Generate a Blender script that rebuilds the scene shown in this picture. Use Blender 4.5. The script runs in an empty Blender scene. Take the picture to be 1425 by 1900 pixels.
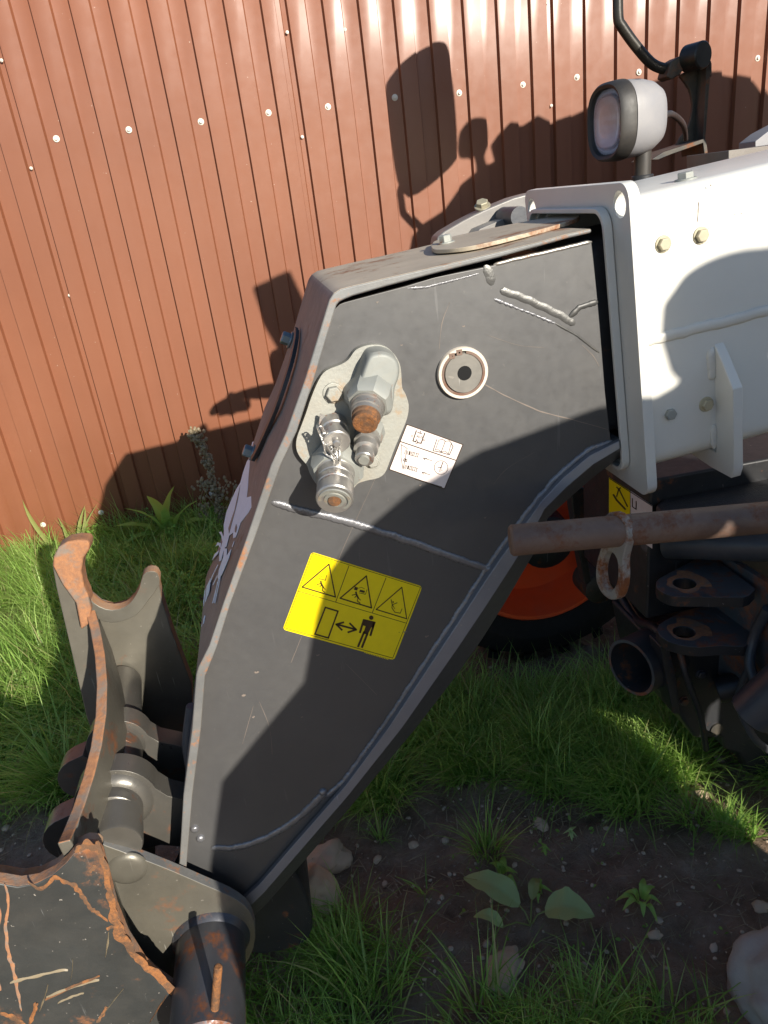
import bpy, bmesh, math, random
import numpy as np
from mathutils import Vector, Matrix, noise
random.seed(7); rng = np.random.default_rng(7)
SC = bpy.context.scene
COL = SC.collection
# ------------------------------------------------------------------ camera
F = 1350.0; H = 1.45385; FY = 3.6063
PITCH, ROLL, YAW = map(math.radians, (23.318, -7.358, 7.394))
fw = Vector((math.sin(YAW)*math.cos(PITCH), math.cos(YAW)*math.cos(PITCH), -math.sin(PITCH)))
rt0 = Vector((math.cos(YAW), -math.sin(YAW), 0)); up0 = rt0.cross(fw)
RT = rt0*math.cos(ROLL)+up0*math.sin(ROLL); UP = -rt0*math.sin(ROLL)+up0*math.cos(ROLL)
EYE = Vector((0, 0, H))
cam = bpy.data.objects.new('camera', bpy.data.cameras.new('camera')); COL.objects.link(cam)
cam.matrix_world = Matrix(((RT.x, UP.x, -fw.x, 0), (RT.y, UP.y, -fw.y, 0), (RT.z, UP.z, -fw.z, H), (0, 0, 0, 1)))
cam.data.sensor_fit = 'VERTICAL'; cam.data.sensor_height = 24; cam.data.lens = 24*F/1900
cam.data.clip_start = 0.02; cam.data.clip_end = 500
SC.camera = cam
# ------------------------------------------------------------------ light
SUN_AZ, SUN_EL = math.radians(-21.0), math.radians(20.3)
SD = Vector((math.sin(SUN_AZ)*math.cos(SUN_EL), math.cos(SUN_AZ)*math.cos(SUN_EL), -math.sin(SUN_EL)))
w = bpy.data.worlds.new('World'); SC.world = w; w.use_nodes = True
nt = w.node_tree; sky = nt.nodes.new('ShaderNodeTexSky'); sky.sky_type = 'NISHITA'; sky.sun_disc = False
sky.sun_elevation = SUN_EL; sky.sun_rotation = math.radians(159); sky.air_density = 1.0; sky.dust_density = .4; sky.ozone_density = 3.0
nt.links.new(sky.outputs[0], nt.nodes['Background'].inputs[0]); nt.nodes['Background'].inputs[1].default_value = 0.085
sl = bpy.data.lights.new('sun', 'SUN'); sl.energy = 4.5; sl.angle = math.radians(0.5); sl.color = (1, .93, .82)
so = bpy.data.objects.new('sun', sl); COL.objects.link(so); so.rotation_euler = SD.to_track_quat('-Z', 'Y').to_euler()
SC.view_settings.view_transform = 'Standard'; SC.view_settings.look = 'None'
SC.view_settings.exposure = 0.75; SC.view_settings.gamma = 1
SC.view_settings.use_curve_mapping = False
# ------------------------------------------------------------------ measuring helpers (survey of the photograph)
def ray(a, b): return fw*F + RT*(a-712.5) + UP*(950-b)
def atY(a, b, Y=1.0):
    d = ray(a, b); return EYE + d*(Y/d.y)
def atZ(a, b, Z=0.0):
    d = ray(a, b); return EYE + d*((Z-H)/d.z)
def atD(a, b, D): return EYE + ray(a, b)*(D/F)
def atPl(a, b, P, n):
    d = ray(a, b); return EYE + d*((P-EYE).dot(n)/d.dot(n))
def zz(ox, oy, s): return lambda pts: [(ox+x/s, oy+y/s) for x, y in pts]
# ------------------------------------------------------------------ object helpers
def tag(o, label=None, cat=None, group=None, kind=None):
    if label: o['label'] = label
    if cat: o['category'] = cat
    if group: o['group'] = group
    if kind: o['kind'] = kind
    return o
def setparent(o, par):
    if par is not None:
        o.parent = par; o.matrix_parent_inverse = Matrix.Translation(-par.matrix_basis.translation) if par.parent is None and par.type == 'EMPTY' else Matrix.Identity(4)
def empty(name, loc, label, cat, group=None):
    o = bpy.data.objects.new(name, None); COL.objects.link(o); o.location = loc; o.empty_display_size = .1
    o.matrix_basis = Matrix.Translation(Vector(loc))
    return tag(o, label, cat, group)
def link(name, me, mats, par=None, smooth=40, bevel=0, seg=2):
    o = bpy.data.objects.new(name, me); COL.objects.link(o)
    for m in (mats if isinstance(mats, (list, tuple)) else [mats]): me.materials.append(m)
    if smooth:
        me.polygons.foreach_set('use_smooth', [True]*len(me.polygons)); me.set_sharp_from_angle(angle=math.radians(smooth))
    if bevel:
        b = o.modifiers.new('bevel', 'BEVEL'); b.width = bevel; b.segments = seg; b.limit_method = 'ANGLE'; b.angle_limit = math.radians(35); b.harden_normals = True
    setparent(o, par)
    return o
def bm2(name, bm, mats, par=None, **k):
    me = bpy.data.meshes.new(name); bm.normal_update(); bm.to_mesh(me); bm.free()
    return link(name, me, mats, par, **k)
def smooth_loop(pts, n=3, closed=True):
    out = []; N = len(pts)
    for i in range(N if closed else N-1):
        p0, p1, p2, p3 = (pts[(i-1) % N] if closed or i > 0 else pts[i], pts[i], pts[(i+1) % N], pts[(i+2) % N] if closed or i+2 < N else pts[(i+1) % N])
        for k in range(n):
            t = k/n
            out.append(tuple(.5*((2*b)+(-a+c)*t+(2*a-5*b+4*c-d)*t*t+(-a+3*b-3*c+d)*t**3) for a, b, c, d in zip(p0, p1, p2, p3)))
    if not closed: out.append(tuple(pts[-1]))
    return out
def slab(bm, loops, vec, side=1):
    """solid with the given 3D outline loops (outer + holes), swept along vec"""
    es = []
    for L in loops:
        vs = [bm.verts.new(p) for p in L]
        es += [bm.edges.new((vs[i], vs[(i+1) % len(vs)])) for i in range(len(vs))]
    r = bmesh.ops.triangle_fill(bm, use_beauty=True, use_dissolve=False, edges=es)
    fs = [g for g in r['geom'] if isinstance(g, bmesh.types.BMFace)]
    r = bmesh.ops.extrude_face_region(bm, geom=fs, use_keep_orig=True)
    nv = [g for g in r['geom'] if isinstance(g, bmesh.types.BMVert)]
    bmesh.ops.translate(bm, vec=vec, verts=nv)
    bmesh.ops.recalc_face_normals(bm, faces=bm.faces)
    vn = Vector(vec).normalized()
    for f in bm.faces:
        f.normal_update()
        f.material_index = 0 if abs(f.normal.dot(vn)) > .7 else side
def plate(name, pts, Y0, Y1, mats, par=None, holes=(), bevel=.0015, smooth=35, world=False, **k):
    bm = bmesh.new()
    cv = (lambda P: [Vector((x, Y0, z)) for x, z in P]) if world else (lambda P: [atY(x, y, Y0) for x, y in P])
    slab(bm, [cv(pts)]+[cv(h) for h in holes], (0, Y1-Y0, 0), 1 if isinstance(mats, (list, tuple)) else 0)
    return bm2(name, bm, mats, par, bevel=bevel, smooth=smooth, **k)
def basis(d):
    d = Vector(d).normalized(); a = d.orthogonal().normalized(); return a, d.cross(a)
def lathe(bm, p0, d, prof, n=28, ref=None, sx=1, sy=1, power=2, mi=0, caps=(1, 1)):
    """rings at distance t along d with radius r"""
    d = Vector(d).normalized()
    if ref is None: a, b = basis(d)
    else: a = Vector(ref)-d*Vector(ref).dot(d); a.normalize(); b = d.cross(a)
    rings = []
    for t, r in prof:
        R = []
        for i in range(n):
            th = 2*math.pi*(i+.5)/n; c, s = math.cos(th), math.sin(th)
            c = math.copysign(abs(c)**(2/power), c); s = math.copysign(abs(s)**(2/power), s)
            R.append(bm.verts.new(Vector(p0)+d*t+a*c*r*sx+b*s*r*sy))
        rings.append(R)
    fs = []
    for A, B in zip(rings, rings[1:]):
        for i in range(n): fs.append(bm.faces.new((A[i], A[(i+1) % n], B[(i+1) % n], B[i])))
    closed = prof[0] == prof[-1]
    if not closed:
        for R, c_ in zip((rings[0], rings[-1]), caps):
            if c_: fs.append(bm.faces.new(R))
    else: bmesh.ops.remove_doubles(bm, verts=rings[0]+rings[-1], dist=1e-6); fs = [f for f in fs if f.is_valid]
    for f in fs: f.material_index = mi
    bmesh.ops.recalc_face_normals(bm, faces=fs)
    return rings
def turned(name, p0, d, prof, mat, par=None, **k):
    kk = {q: k.pop(q) for q in list(k) if q in ('n', 'ref', 'sx', 'sy', 'power', 'caps')}
    bm = bmesh.new(); lathe(bm, p0, d, prof, **kk); return bm2(name, bm, mat, par, **k)
def rod(name, p0, p1, r, mat, par=None, n=20, c=.002, **k):
    p0, p1 = Vector(p0), Vector(p1); L = (p1-p0).length; c = min(c, r*.4)
    return turned(name, p0, p1-p0, [(0, r-c), (c, r), (L-c, r), (L, r-c)], mat, par, n=n, **k)
def tube(bm, path, r, n=8, cap=True, rad=None, flat=1.0, ref=None):
    P = [Vector(p) for p in path]; a = None; rings = []
    for i, p in enumerate(P):
        d = (P[min(i+1, len(P)-1)]-P[max(i-1, 0)]).normalized()
        a = (Vector(ref) if ref is not None else (d.orthogonal() if a is None else a)); a = (a-d*a.dot(d)).normalized(); b = d.cross(a)
        rr = rad[i] if rad is not None else r
        rings.append([bm.verts.new(p+(a*math.cos(2*math.pi*k/n)*flat+b*math.sin(2*math.pi*k/n))*rr) for k in range(n)])
    for A, B in zip(rings, rings[1:]):
        for i in range(n): bm.faces.new((A[i], A[(i+1) % n], B[(i+1) % n], B[i]))
    if cap: bm.faces.new(rings[0]); bm.faces.new(rings[-1])
    bmesh.ops.recalc_face_normals(bm, faces=bm.faces)
def resample(P, step):
    P = [Vector(p) for p in P]; out = [P[0]]; acc = 0
    for a, b in zip(P, P[1:]):
        L = (b-a).length; n = max(1, int(round(L/step)))
        for i in range(1, n+1): out.append(a.lerp(b, i/n))
    return out
def bead(name, path, r, mat, par, step=.003, flat=.5, lumps=.18):
    P = resample(path, step); n = len(P)
    rad = []
    for i in range(n):
        e = min(1, (i+1)/3, (n-i)/3)
        rad.append(r*e*(1+lumps*(.5*math.sin(i*2.1)+noise.noise(P[i]*90))))
    Q = [p+Vector((noise.noise(p*60), 0, noise.noise(p*60+Vector((9, 0, 0)))))*r*.25 for p in P]
    bm = bmesh.new(); tube(bm, Q, r, 10, rad=rad, flat=flat, ref=(0, 1, 0)); return bm2(name, bm, mat, par, smooth=60)
def ribbon(name, path, w_, plane, mat, par, thick, seed=0):
    """scabby patch along a path with ragged edges, a thin layer on the surface"""
    P = [Vector(p) for p in smooth_loop(path, 10, False)]; n = len(P); A, B = [], []
    for i, p in enumerate(P):
        d = (P[min(i+1, n-1)]-P[max(i-1, 0)]).normalized(); nr = Vector((-d.y, d.x)); e = math.sin(math.pi*min(1, max(.0, (i+.5)/n)))**.3
        A.append(tuple(p+nr*w_*e*(.45+1.5*abs(noise.noise(Vector((i*.17, seed, 0))))+.15*noise.noise(Vector((i*.8, seed, 3)))))); B.append(tuple(p-nr*w_*e*(.40+1.6*abs(noise.noise(Vector((i*.15, seed, 7))))+.15*noise.noise(Vector((i*.7, seed, 9))))))
    qa, qb = plane(A), plane(B); bm = bmesh.new(); t = Vector(thick)
    a0 = [bm.verts.new(q) for q in qa]; b0 = [bm.verts.new(q) for q in qb]; m0 = [bm.verts.new((x+y)/2+t) for x, y in zip(qa, qb)]
    for i in range(n-1): bm.faces.new((a0[i], a0[i+1], m0[i+1], m0[i])); bm.faces.new((m0[i], m0[i+1], b0[i+1], b0[i]))
    bmesh.ops.recalc_face_normals(bm, faces=bm.faces); return bm2(name, bm, mat, par, smooth=60)
def hexbolt(name, p, d, r, mat, par, washer=True, h=.7, rot=0.3):
    d = Vector(d).normalized(); a, b = basis(d); bm = bmesh.new()
    t = 0
    if washer: lathe(bm, p, d, [(-.001, r*1.3), (r*.14, r*1.3), (r*.2, r*1.22)], n=20); t = r*.2
    def ring(rr, tt): return [bm.verts.new(Vector(p)+d*tt+(a*math.cos(rot+k*math.pi/3)+b*math.sin(rot+k*math.pi/3))*rr) for k in range(6)]
    R = [ring(r, t), ring(r, t+r*h*.85), ring(r*.88, t+r*h)]
    for A, B in zip(R, R[1:]):
        for i in range(6): bm.faces.new((A[i], A[(i+1) % 6], B[(i+1) % 6], B[i]))
    bm.faces.new(R[-1]); bmesh.ops.recalc_face_normals(bm, faces=bm.faces)
    return bm2(name, bm, mat, par, smooth=25, bevel=r*.05)
# ------------------------------------------------------------------ materials
def nodes(name):
    m = bpy.data.materials.new(name); m.use_nodes = True; return m, m.node_tree, m.node_tree.nodes['Principled BSDF']
def N(nt, t, **kw):
    n = nt.nodes.new(t)
    for k, v in kw.items():
        if k.startswith('i_'): n.inputs[int(k[2:])].default_value = v
        else: setattr(n, k, v)
    return n
def ramp(nt, src, stops, interp='LINEAR'):
    r = nt.nodes.new('ShaderNodeValToRGB'); r.color_ramp.interpolation = interp
    e = r.color_ramp.elements
    while len(e) > len(stops): e.remove(e[-1])
    while len(e) < len(stops): e.new(.5)
    for q, (p, c) in zip(e, stops): q.position = p; q.color = (c if len(c) == 4 else (*c, 1)) if isinstance(c, (tuple, list)) else (c, c, c, 1)
    nt.links.new(src, r.inputs[0]); return r.outputs[0]
def noise_t(nt, co, scale, detail=4, rough=.55, dist=0):
    n = N(nt, 'ShaderNodeTexNoise'); n.inputs['Scale'].default_value = scale; n.inputs['Detail'].default_value = detail
    n.inputs['Roughness'].default_value = rough; n.inputs['Distortion'].default_value = dist
    nt.links.new(co, n.inputs['Vector']); return n.outputs['Fac']
def mixc(nt, fac, a, b, mode='MIX'):
    m = N(nt, 'ShaderNodeMix', data_type='RGBA', blend_type=mode)
    for s, v in ((m.inputs[0], fac), (m.inputs[6], a), (m.inputs[7], b)):
        if hasattr(v, 'links') or isinstance(v, bpy.types.NodeSocket): nt.links.new(v, s)
        elif isinstance(v, (int, float)): s.default_value = v
        else: s.default_value = (*v, 1)
    return m.outputs[2]
def bump(nt, b, h, strength=.3, dist=.002):
    n = N(nt, 'ShaderNodeBump'); n.inputs['Strength'].default_value = strength; n.inputs['Distance'].default_value = dist
    nt.links.new(h, n.inputs['Height']); nt.links.new(n.outputs[0], b.inputs['Normal'])
RUST = ((.30, .105, .03), (.13, .045, .022))
def metal(name, col, rough=.4, metallic=0, var=.25, rust=0.0, rs=14, dust=0.0, scr=0.0, bmp=.15, bs=120, spec=.5, rustcol=RUST, dustcol=(.30, .27, .22), stretch=(1, 1, 1), flow=0):
    m, nt, b = nodes(name); tc = N(nt, 'ShaderNodeTexCoord'); mp = N(nt, 'ShaderNodeMapping'); mp.inputs['Scale'].default_value = stretch
    nt.links.new(tc.outputs['Object'], mp.inputs[0]); co = mp.outputs[0]
    n1 = noise_t(nt, co, 6, 6, .6); n2 = noise_t(nt, co, 55, 5, .65)
    c = ramp(nt, n1, [(.25, tuple(x*(1-var) for x in col)), (.75, tuple(min(1, x*(1+var)) for x in col))])
    r = ramp(nt, n2, [(.3, max(.05, rough-.05)), (.7, min(1, rough+.07))])
    if dust:
        f = ramp(nt, noise_t(nt, co, 9, 8, .7, .6), [(.42, 0.0), (.75, dust)]); c = mixc(nt, f, c, dustcol)
        r = mixc(nt, f, r, (.75, .75, .75))
    if scr:
        mq = N(nt, 'ShaderNodeMapping'); mq.inputs['Rotation'].default_value = (.3, .7, .2); mq.inputs['Scale'].default_value = (160, 8, 9); nt.links.new(tc.outputs['Object'], mq.inputs[0])
        f = ramp(nt, noise_t(nt, mq.outputs[0], 1, 2, .5), [(.69, 0.0), (.72, scr)])
        mk = noise_t(nt, co, 11, 2); f2 = ramp(nt, mk, [(.5, 0.0), (.62, 1.0)])
        mm = N(nt, 'ShaderNodeMath', operation='MULTIPLY'); nt.links.new(f, mm.inputs[0]); nt.links.new(f2, mm.inputs[1])
        c = mixc(nt, mm.outputs[0], c, tuple(min(.8, x*2+.18) for x in col))
        sp = ramp(nt, noise_t(nt, co, 130, 2, .5), [(.735, 0.0), (.76, scr)]); c = mixc(nt, sp, c, (.34, .31, .27))
    if rust:
        f = ramp(nt, noise_t(nt, co, rs, 10, .72, .15), [(max(0, .62-rust*.45), 0.0), (.70-rust*.45+.04, 1.0)])
        rc = ramp(nt, noise_t(nt, co, rs*4, 8, .75), [(.28, rustcol[1]), (.72, rustcol[0])])
        c = mixc(nt, f, c, rc); r = mixc(nt, f, r, (.85, .85, .85))
    nt.links.new(c, b.inputs['Base Color']); nt.links.new(r, b.inputs['Roughness'])
    b.inputs['Metallic'].default_value = metallic
    b.inputs['Specular IOR Level'].default_value = spec
    if bmp: bump(nt, b, noise_t(nt, co, bs, 6, .65), bmp, .0015)
    return m
M = {}
M['dark'] = metal('gunmetal_paint', (.108, .107, .107), .42, .45, .06, dust=.12, scr=.1, bmp=.012, dustcol=(.20, .19, .165), spec=.5)
M['dark2'] = metal('gunmetal_paint_dusty', (.060, .060, .058), .42, .3, .3, dust=.45, scr=.6, bmp=.1, dustcol=(.14, .125, .10))
M['bandm'] = metal('worn_brown_grey_steel', (.20, .178, .155), .5, .1, .25, dust=.4, scr=.2, rust=.08, rs=10, bmp=.15, dustcol=(.16, .12, .09))
M['bandtop'] = metal('dusty_sunlit_steel', (.46, .39, .29), .55, .1, .25, dust=.5, rust=.18, rs=9, bmp=.15, dustcol=(.40, .34, .25))  # real dust, plus sunlit brightness of the top put into the base colour
M['flange'] = metal('blue_grey_sheen_paint', (.20, .205, .225), .33, .35, .15, dust=.2, scr=.5, bmp=.06)  # bluish sheen along the lower edge, put into the paint colour
M['edge'] = metal('cut_steel_edge', (.17, .172, .17), .5, .2, .35, rust=.16, rs=30, bmp=.3, dust=.3, rustcol=((.45, .19, .07), (.22, .10, .05)))
M['zincd'] = metal('ground_weld', (.13, .128, .122), .38, .5, .15, bmp=.4, bs=200)
M['saddle'] = metal('worn_rusty_saddle', (.40, .25, .15), .6, .1, .25, rust=.35, rs=18, bmp=.6, bs=160, dust=.4, rustcol=((.48, .23, .09), (.30, .14, .07)), dustcol=(.46, .34, .25))
M['rust'] = metal('rust_edge', (.20, .155, .12), .7, 0, .3, rust=.50, rs=20, bmp=.7, bs=160, dust=.3, rustcol=((.44, .20, .085), (.20, .10, .06)), dustcol=(.36, .26, .2))
M['rustdark'] = metal('painted_plate_with_rust', (.040, .043, .042), .42, .2, .3, rust=.09, rs=7, dust=.3, scr=.9, bmp=.2, rustcol=((.40, .155, .05), (.17, .065, .03)), dustcol=(.10, .09, .075))
M['carrier'] = metal('olive_grey_steel', (.145, .135, .110), .38, .35, .3, rust=.05, rs=9, dust=.4, scr=.6, bmp=.15, dustcol=(.16, .14, .10))
M['tubem'] = metal('dark_bronze_steel', (.125, .118, .104), .30, .45, .3, rust=.1, rs=12, dust=.3, scr=.5, bmp=.12, dustcol=(.14, .12, .09))
M['pin'] = metal('blue_grey_steel', (.085, .088, .10), .32, .5, .3, rust=.22, rs=16, bmp=.12, scr=.4)
M['bead'] = metal('weld_bead', (.20, .20, .21), .30, .5, .3, bmp=.6, bs=260)
M['beadw'] = metal('painted_weld', (.62, .60, .54), .35, 0, .08, bmp=.3, bs=200)
M['white'] = metal('cream_white_paint', (.66, .645, .59), .32, 0, .03, dust=.10, bmp=.02, bs=30, dustcol=(.45, .40, .32), rust=.0)
M['galv'] = metal('galvanised_plate', (.32, .32, .285), .52, .3, .18, dust=.3, rust=.1, rs=13, bmp=.35, bs=220, dustcol=(.36, .27, .17), rustcol=((.40, .25, .12), (.30, .20, .12)))
M['zinc'] = metal('zinc_fitting', (.30, .31, .285), .6, .2, .2, dust=.35, bmp=.2, rust=.08, rs=30, dustcol=(.33, .27, .19))
M['zincl'] = metal('turned_steel', (.40, .385, .36), .32, .7, .2, dust=.3, bmp=.15, dustcol=(.34, .28, .2), rust=.1, rs=40)
M['rustorange'] = metal('bright_rust', (.13, .075, .045), .9, 0, .35, rust=.42, rs=35, bmp=1.0, bs=260, spec=.2, rustcol=((.36, .15, .05), (.16, .075, .04)))
M['boltw'] = metal('dull_bolt', (.42, .38, .27), .5, .3, .2, bmp=.2)
M['boltz'] = metal('blue_zinc_bolt', (.22, .27, .30), .35, .6, .2, bmp=.1)
M['ringw'] = metal('cream_seal_ring', (.66, .58, .48), .5, 0, .12, dust=.2)
M['hub'] = metal('grey_pin_end', (.20, .19, .17), .45, .4, .2, dust=.3, scr=.5)
M['bar'] = metal('rusty_round_bar', (.155, .095, .07), .6, .15, .3, rust=.24, rs=20, bmp=.35, bs=150, dust=.4, rustcol=((.22, .09, .045), (.11, .05, .03)), dustcol=(.33, .24, .18))
M['ring'] = metal('steel_ring_handle', (.31, .29, .26), .5, .3, .3, rust=.33, rs=22, bmp=.3)
M['black'] = metal('black_dirty_metal', (.026, .027, .030), .42, .1, .4, rust=.05, dust=.2, bmp=.2, scr=.5, dustcol=(.06, .055, .05))
M['blackr'] = metal('black_rust_lug', (.095, .105, .115), .38, .2, .3, rust=.30, rs=13, bmp=.25, scr=.5, rustcol=((.34, .13, .055), (.14, .05, .03)))
M['rubber'] = metal('tyre_rubber', (.016, .016, .016), .8, 0, .3, dust=.2, bmp=.3, bs=60, dustcol=(.05, .045, .04), spec=.25)
M['orange'] = metal('orange_red_rim', (.88, .10, .022), .38, 0, .1, dust=.1, bmp=.03)
M['textured'] = metal('black_textured_plastic', (.028, .028, .03), .55, 0, .2, bmp=.9, bs=260, spec=.5)
M['hose'] = metal('dusty_black_hose', (.055, .062, .075), .38, .1, .3, bmp=.2, dust=.4, dustcol=(.14, .13, .12))
M['lampgrey'] = metal('lamp_grey_plastic', (.25, .245, .255), .5, 0, .1, dust=.25, bmp=.05, dustcol=(.42, .38, .32))
M['bezel'] = metal('lamp_black_bezel', (.030, .028, .026), .5, 0, .2, dust=.3, dustcol=(.12, .09, .06))
M['mirarm'] = metal('black_tube', (.020, .019, .017), .3, .2, .2, dust=.3, dustcol=(.12, .10, .07))
M['bracket'] = metal('bracket_rusting', (.030, .030, .028), .45, .2, .3, rust=.15, rs=14, dust=.5, dustcol=(.20, .16, .11))
M['hood'] = metal('grey_hood_paint', (.20, .19, .18), .35, .1, .1, dust=.3, dustcol=(.26, .22, .17))
def flat(name, col, rough=.4, spec=.5):
    m, nt, b = nodes(name); b.inputs['Base Color'].default_value = (*col, 1); b.inputs['Roughness'].default_value = rough
    tc = N(nt, 'ShaderNodeTexCoord'); n = noise_t(nt, tc.outputs['Object'], 60, 4)
    c = ramp(nt, n, [(.3, tuple(x*.93 for x in col)), (.7, col)]); nt.links.new(c, b.inputs['Base Color'])
    return m
M['yellow'] = flat('yellow_vinyl', (.86, .66, .004), .32)
M['ink'] = flat('brown_black_ink', (.045, .022, .008), .5)
M['stickw'] = flat('white_vinyl', (.74, .66, .62), .35)
M['ink2'] = flat('grey_ink', (.16, .14, .13), .5)
M['silver'] = flat('pale_blue_grey_vinyl', (.74, .90, 1.0), .35)
M['void'] = flat('bore_shade', (.004, .004, .004), .9, 0)
M['cloth'] = flat('dark_coat_cloth', (.03, .035, .05), .9)
M['skin'] = flat('skin', (.45, .26, .18), .5)
M['screw'] = flat('white_screw_cap', (.68, .64, .55), .4)
# glass of the lamp
m, nt_, b = nodes('lamp_glass'); b.inputs['Base Color'].default_value = (.95, .95, .97, 1); b.inputs['Roughness'].default_value = .03; b.inputs['Specular IOR Level'].default_value = .8
b.inputs['Transmission Weight'].default_value = 1; b.inputs['IOR'].default_value = 1.45
tc = N(nt_, 'ShaderNodeTexCoord'); wv = N(nt_, 'ShaderNodeTexWave'); wv.bands_direction = 'Y'; wv.inputs['Scale'].default_value = 90; nt_.links.new(tc.outputs['Object'], wv.inputs[0]); bump(nt_, b, wv.outputs['Fac'], .25, .001)
M['glass'] = m
m, nt_, b = nodes('lamp_reflector'); b.inputs['Base Color'].default_value = (.9, .9, .95, 1); b.inputs['Metallic'].default_value = .35; b.inputs['Roughness'].default_value = .4
tc = N(nt_, 'ShaderNodeTexCoord'); vo = N(nt_, 'ShaderNodeTexVoronoi'); vo.inputs['Scale'].default_value = 70; nt_.links.new(tc.outputs['Object'], vo.inputs[0]); bump(nt_, b, vo.outputs['Distance'], .5, .004)
M['reflector'] = m
# fence paint
m, nt_, b = nodes('brown_coated_sheet'); tc = N(nt_, 'ShaderNodeTexCoord'); co = tc.outputs['Object']
c = ramp(nt_, noise_t(nt_, co, 1.3, 4), [(.3, (.185, .060, .025)), (.7, (.225, .076, .032))])
mp = N(nt_, 'ShaderNodeMapping'); mp.inputs['Scale'].default_value = (18, 1, .5); nt_.links.new(co, mp.inputs[0])
c = mixc(nt_, ramp(nt_, noise_t(nt_, mp.outputs[0], 1, 5), [(.4, 0.0), (.8, .22)]), c, (.245, .095, .05))
sp = ramp(nt_, noise_t(nt_, co, 75, 2, .5), [(.77, 0.0), (.79, .7)]); c = mixc(nt_, sp, c, (.55, .42, .34))
nt_.links.new(c, b.inputs['Base Color']); nt_.links.new(ramp(nt_, noise_t(nt_, co, 20, 4), [(.3, .55), (.7, .64)]), b.inputs['Roughness'])
b.inputs['Coat Weight'].default_value = .2; b.inputs['Coat Roughness'].default_value = .22
bump(nt_, b, noise_t(nt_, co, 4, 3), .15, .01)
M['fence'] = m
# soil
m, nt_, b = nodes('soil'); tc = N(nt_, 'ShaderNodeTexCoord'); co = tc.outputs['Object']
c = ramp(nt_, noise_t(nt_, co, 9, 8, .65), [(.28, (.15, .10, .065)), (.46, (.34, .235, .165)), (.60, (.45, .325, .235)), (.75, (.62, .49, .37))])
c = mixc(nt_, ramp(nt_, noise_t(nt_, co, 120, 3, .6), [(.64, 0.0), (.69, .8)]), c, (.45, .39, .33))
nt_.links.new(c, b.inputs['Base Color']); b.inputs['Roughness'].default_value = .95; b.inputs['Specular IOR Level'].default_value = .2
mm = N(nt_, 'ShaderNodeMath', operation='ADD'); nt_.links.new(noise_t(nt_, co, 45, 8, .75), mm.inputs[0]); nt_.links.new(noise_t(nt_, co, 14, 4), mm.inputs[1])
bump(nt_, b, mm.outputs[0], 1.0, .03)
M['soil'] = m
def leafmat(name, c0, c1, c2, dead=False):
    m, nt, b = nodes(name)
    g = N(nt, 'ShaderNodeNewGeometry'); c = ramp(nt, g.outputs['Random Per Island'], [(0, c0), (.5, c1), (.9, c2), (.94, (.50, .42, .22) if dead else c2), (1, (.42, .33, .18) if dead else c2)])
    tc = N(nt, 'ShaderNodeTexCoord'); c = mixc(nt, ramp(nt, noise_t(nt, tc.outputs['Object'], 2.2, 3), [(.3, 0.0), (.7, .45)]), c, tuple(x*1.35 for x in c2))
    nt.links.new(c, b.inputs['Base Color']); b.inputs['Roughness'].default_value = .42; b.inputs['Specular IOR Level'].default_value = .45
    tr = N(nt, 'ShaderNodeBsdfTranslucent'); nt.links.new(c, tr.inputs[0]); mx = N(nt, 'ShaderNodeMixShader'); mx.inputs[0].default_value = .5
    out = nt.nodes['Material Output']; nt.links.new(b.outputs[0], mx.inputs[1]); nt.links.new(tr.outputs[0], mx.inputs[2]); nt.links.new(mx.outputs[0], out.inputs[0])
    return m
M['grass'] = leafmat('grass_blades', (.14, .28, .04), (.27, .50, .08), (.46, .62, .18), True)
M['clover'] = leafmat('ground_cover_leaves', (.13, .30, .04), (.27, .50, .08), (.40, .60, .14))
M['dock'] = leafmat('dock_leaf', (.46, .60, .24), (.50, .64, .27), (.54, .68, .30))
M['yell'] = leafmat('yellow_green_blade', (.30, .36, .09), (.36, .40, .12), (.40, .42, .16))
M['dry'] = leafmat('dry_stalk', (.36, .29, .18), (.42, .34, .22), (.48, .40, .27))
M['stone'] = metal('beige_stone', (.60, .45, .31), .9, 0, .25, bmp=1.0, bs=50, dust=.3, dustcol=(.32, .24, .17), spec=.2)
M['boulder'] = metal('grey_boulder', (.42, .39, .35), .9, 0, .25, bmp=.8, bs=35, dust=.5, dustcol=(.25, .22, .19), spec=.2)
M['pebble'] = metal('pebbles', (.50, .39, .29), .9, 0, .35, bmp=.3, bs=80, spec=.2)

# ------------------------------------------------------------------ ground
def gh(x, y):
    v = Vector((x, y, 0)); return .018*noise.noise(v*2.3)+.012*noise.noise(v*7)+.011*noise.noise(v*17)+.006*abs(noise.noise(v*34))
def axis_pts(a, b, st, far):
    c = list(np.arange(a, b+1e-6, st)); s = st; x = a; L = []
    while x > -far: s *= 1.5; x -= s; L.append(x)
    s = st; x = b; Rr = []
    while x < far: s *= 1.5; x += s; Rr.append(x)
    return L[::-1]+c+Rr
gx = axis_pts(-1.7, 2.2, .012, 120); gy = axis_pts(.4, 3.7, .012, 120)
gv = [(x, y, gh(x, y) if abs(x) < 6 and abs(y) < 8 else 0) for y in gy for x in gx]
nx = len(gx); gf = [(j*nx+i, j*nx+i+1, (j+1)*nx+i+1, (j+1)*nx+i) for j in range(len(gy)-1) for i in range(nx-1)]
me = bpy.data.meshes.new('ground'); me.from_pydata(gv, [], gf)
tag(link('ground', me, M['soil'], smooth=180), kind='structure')

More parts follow.
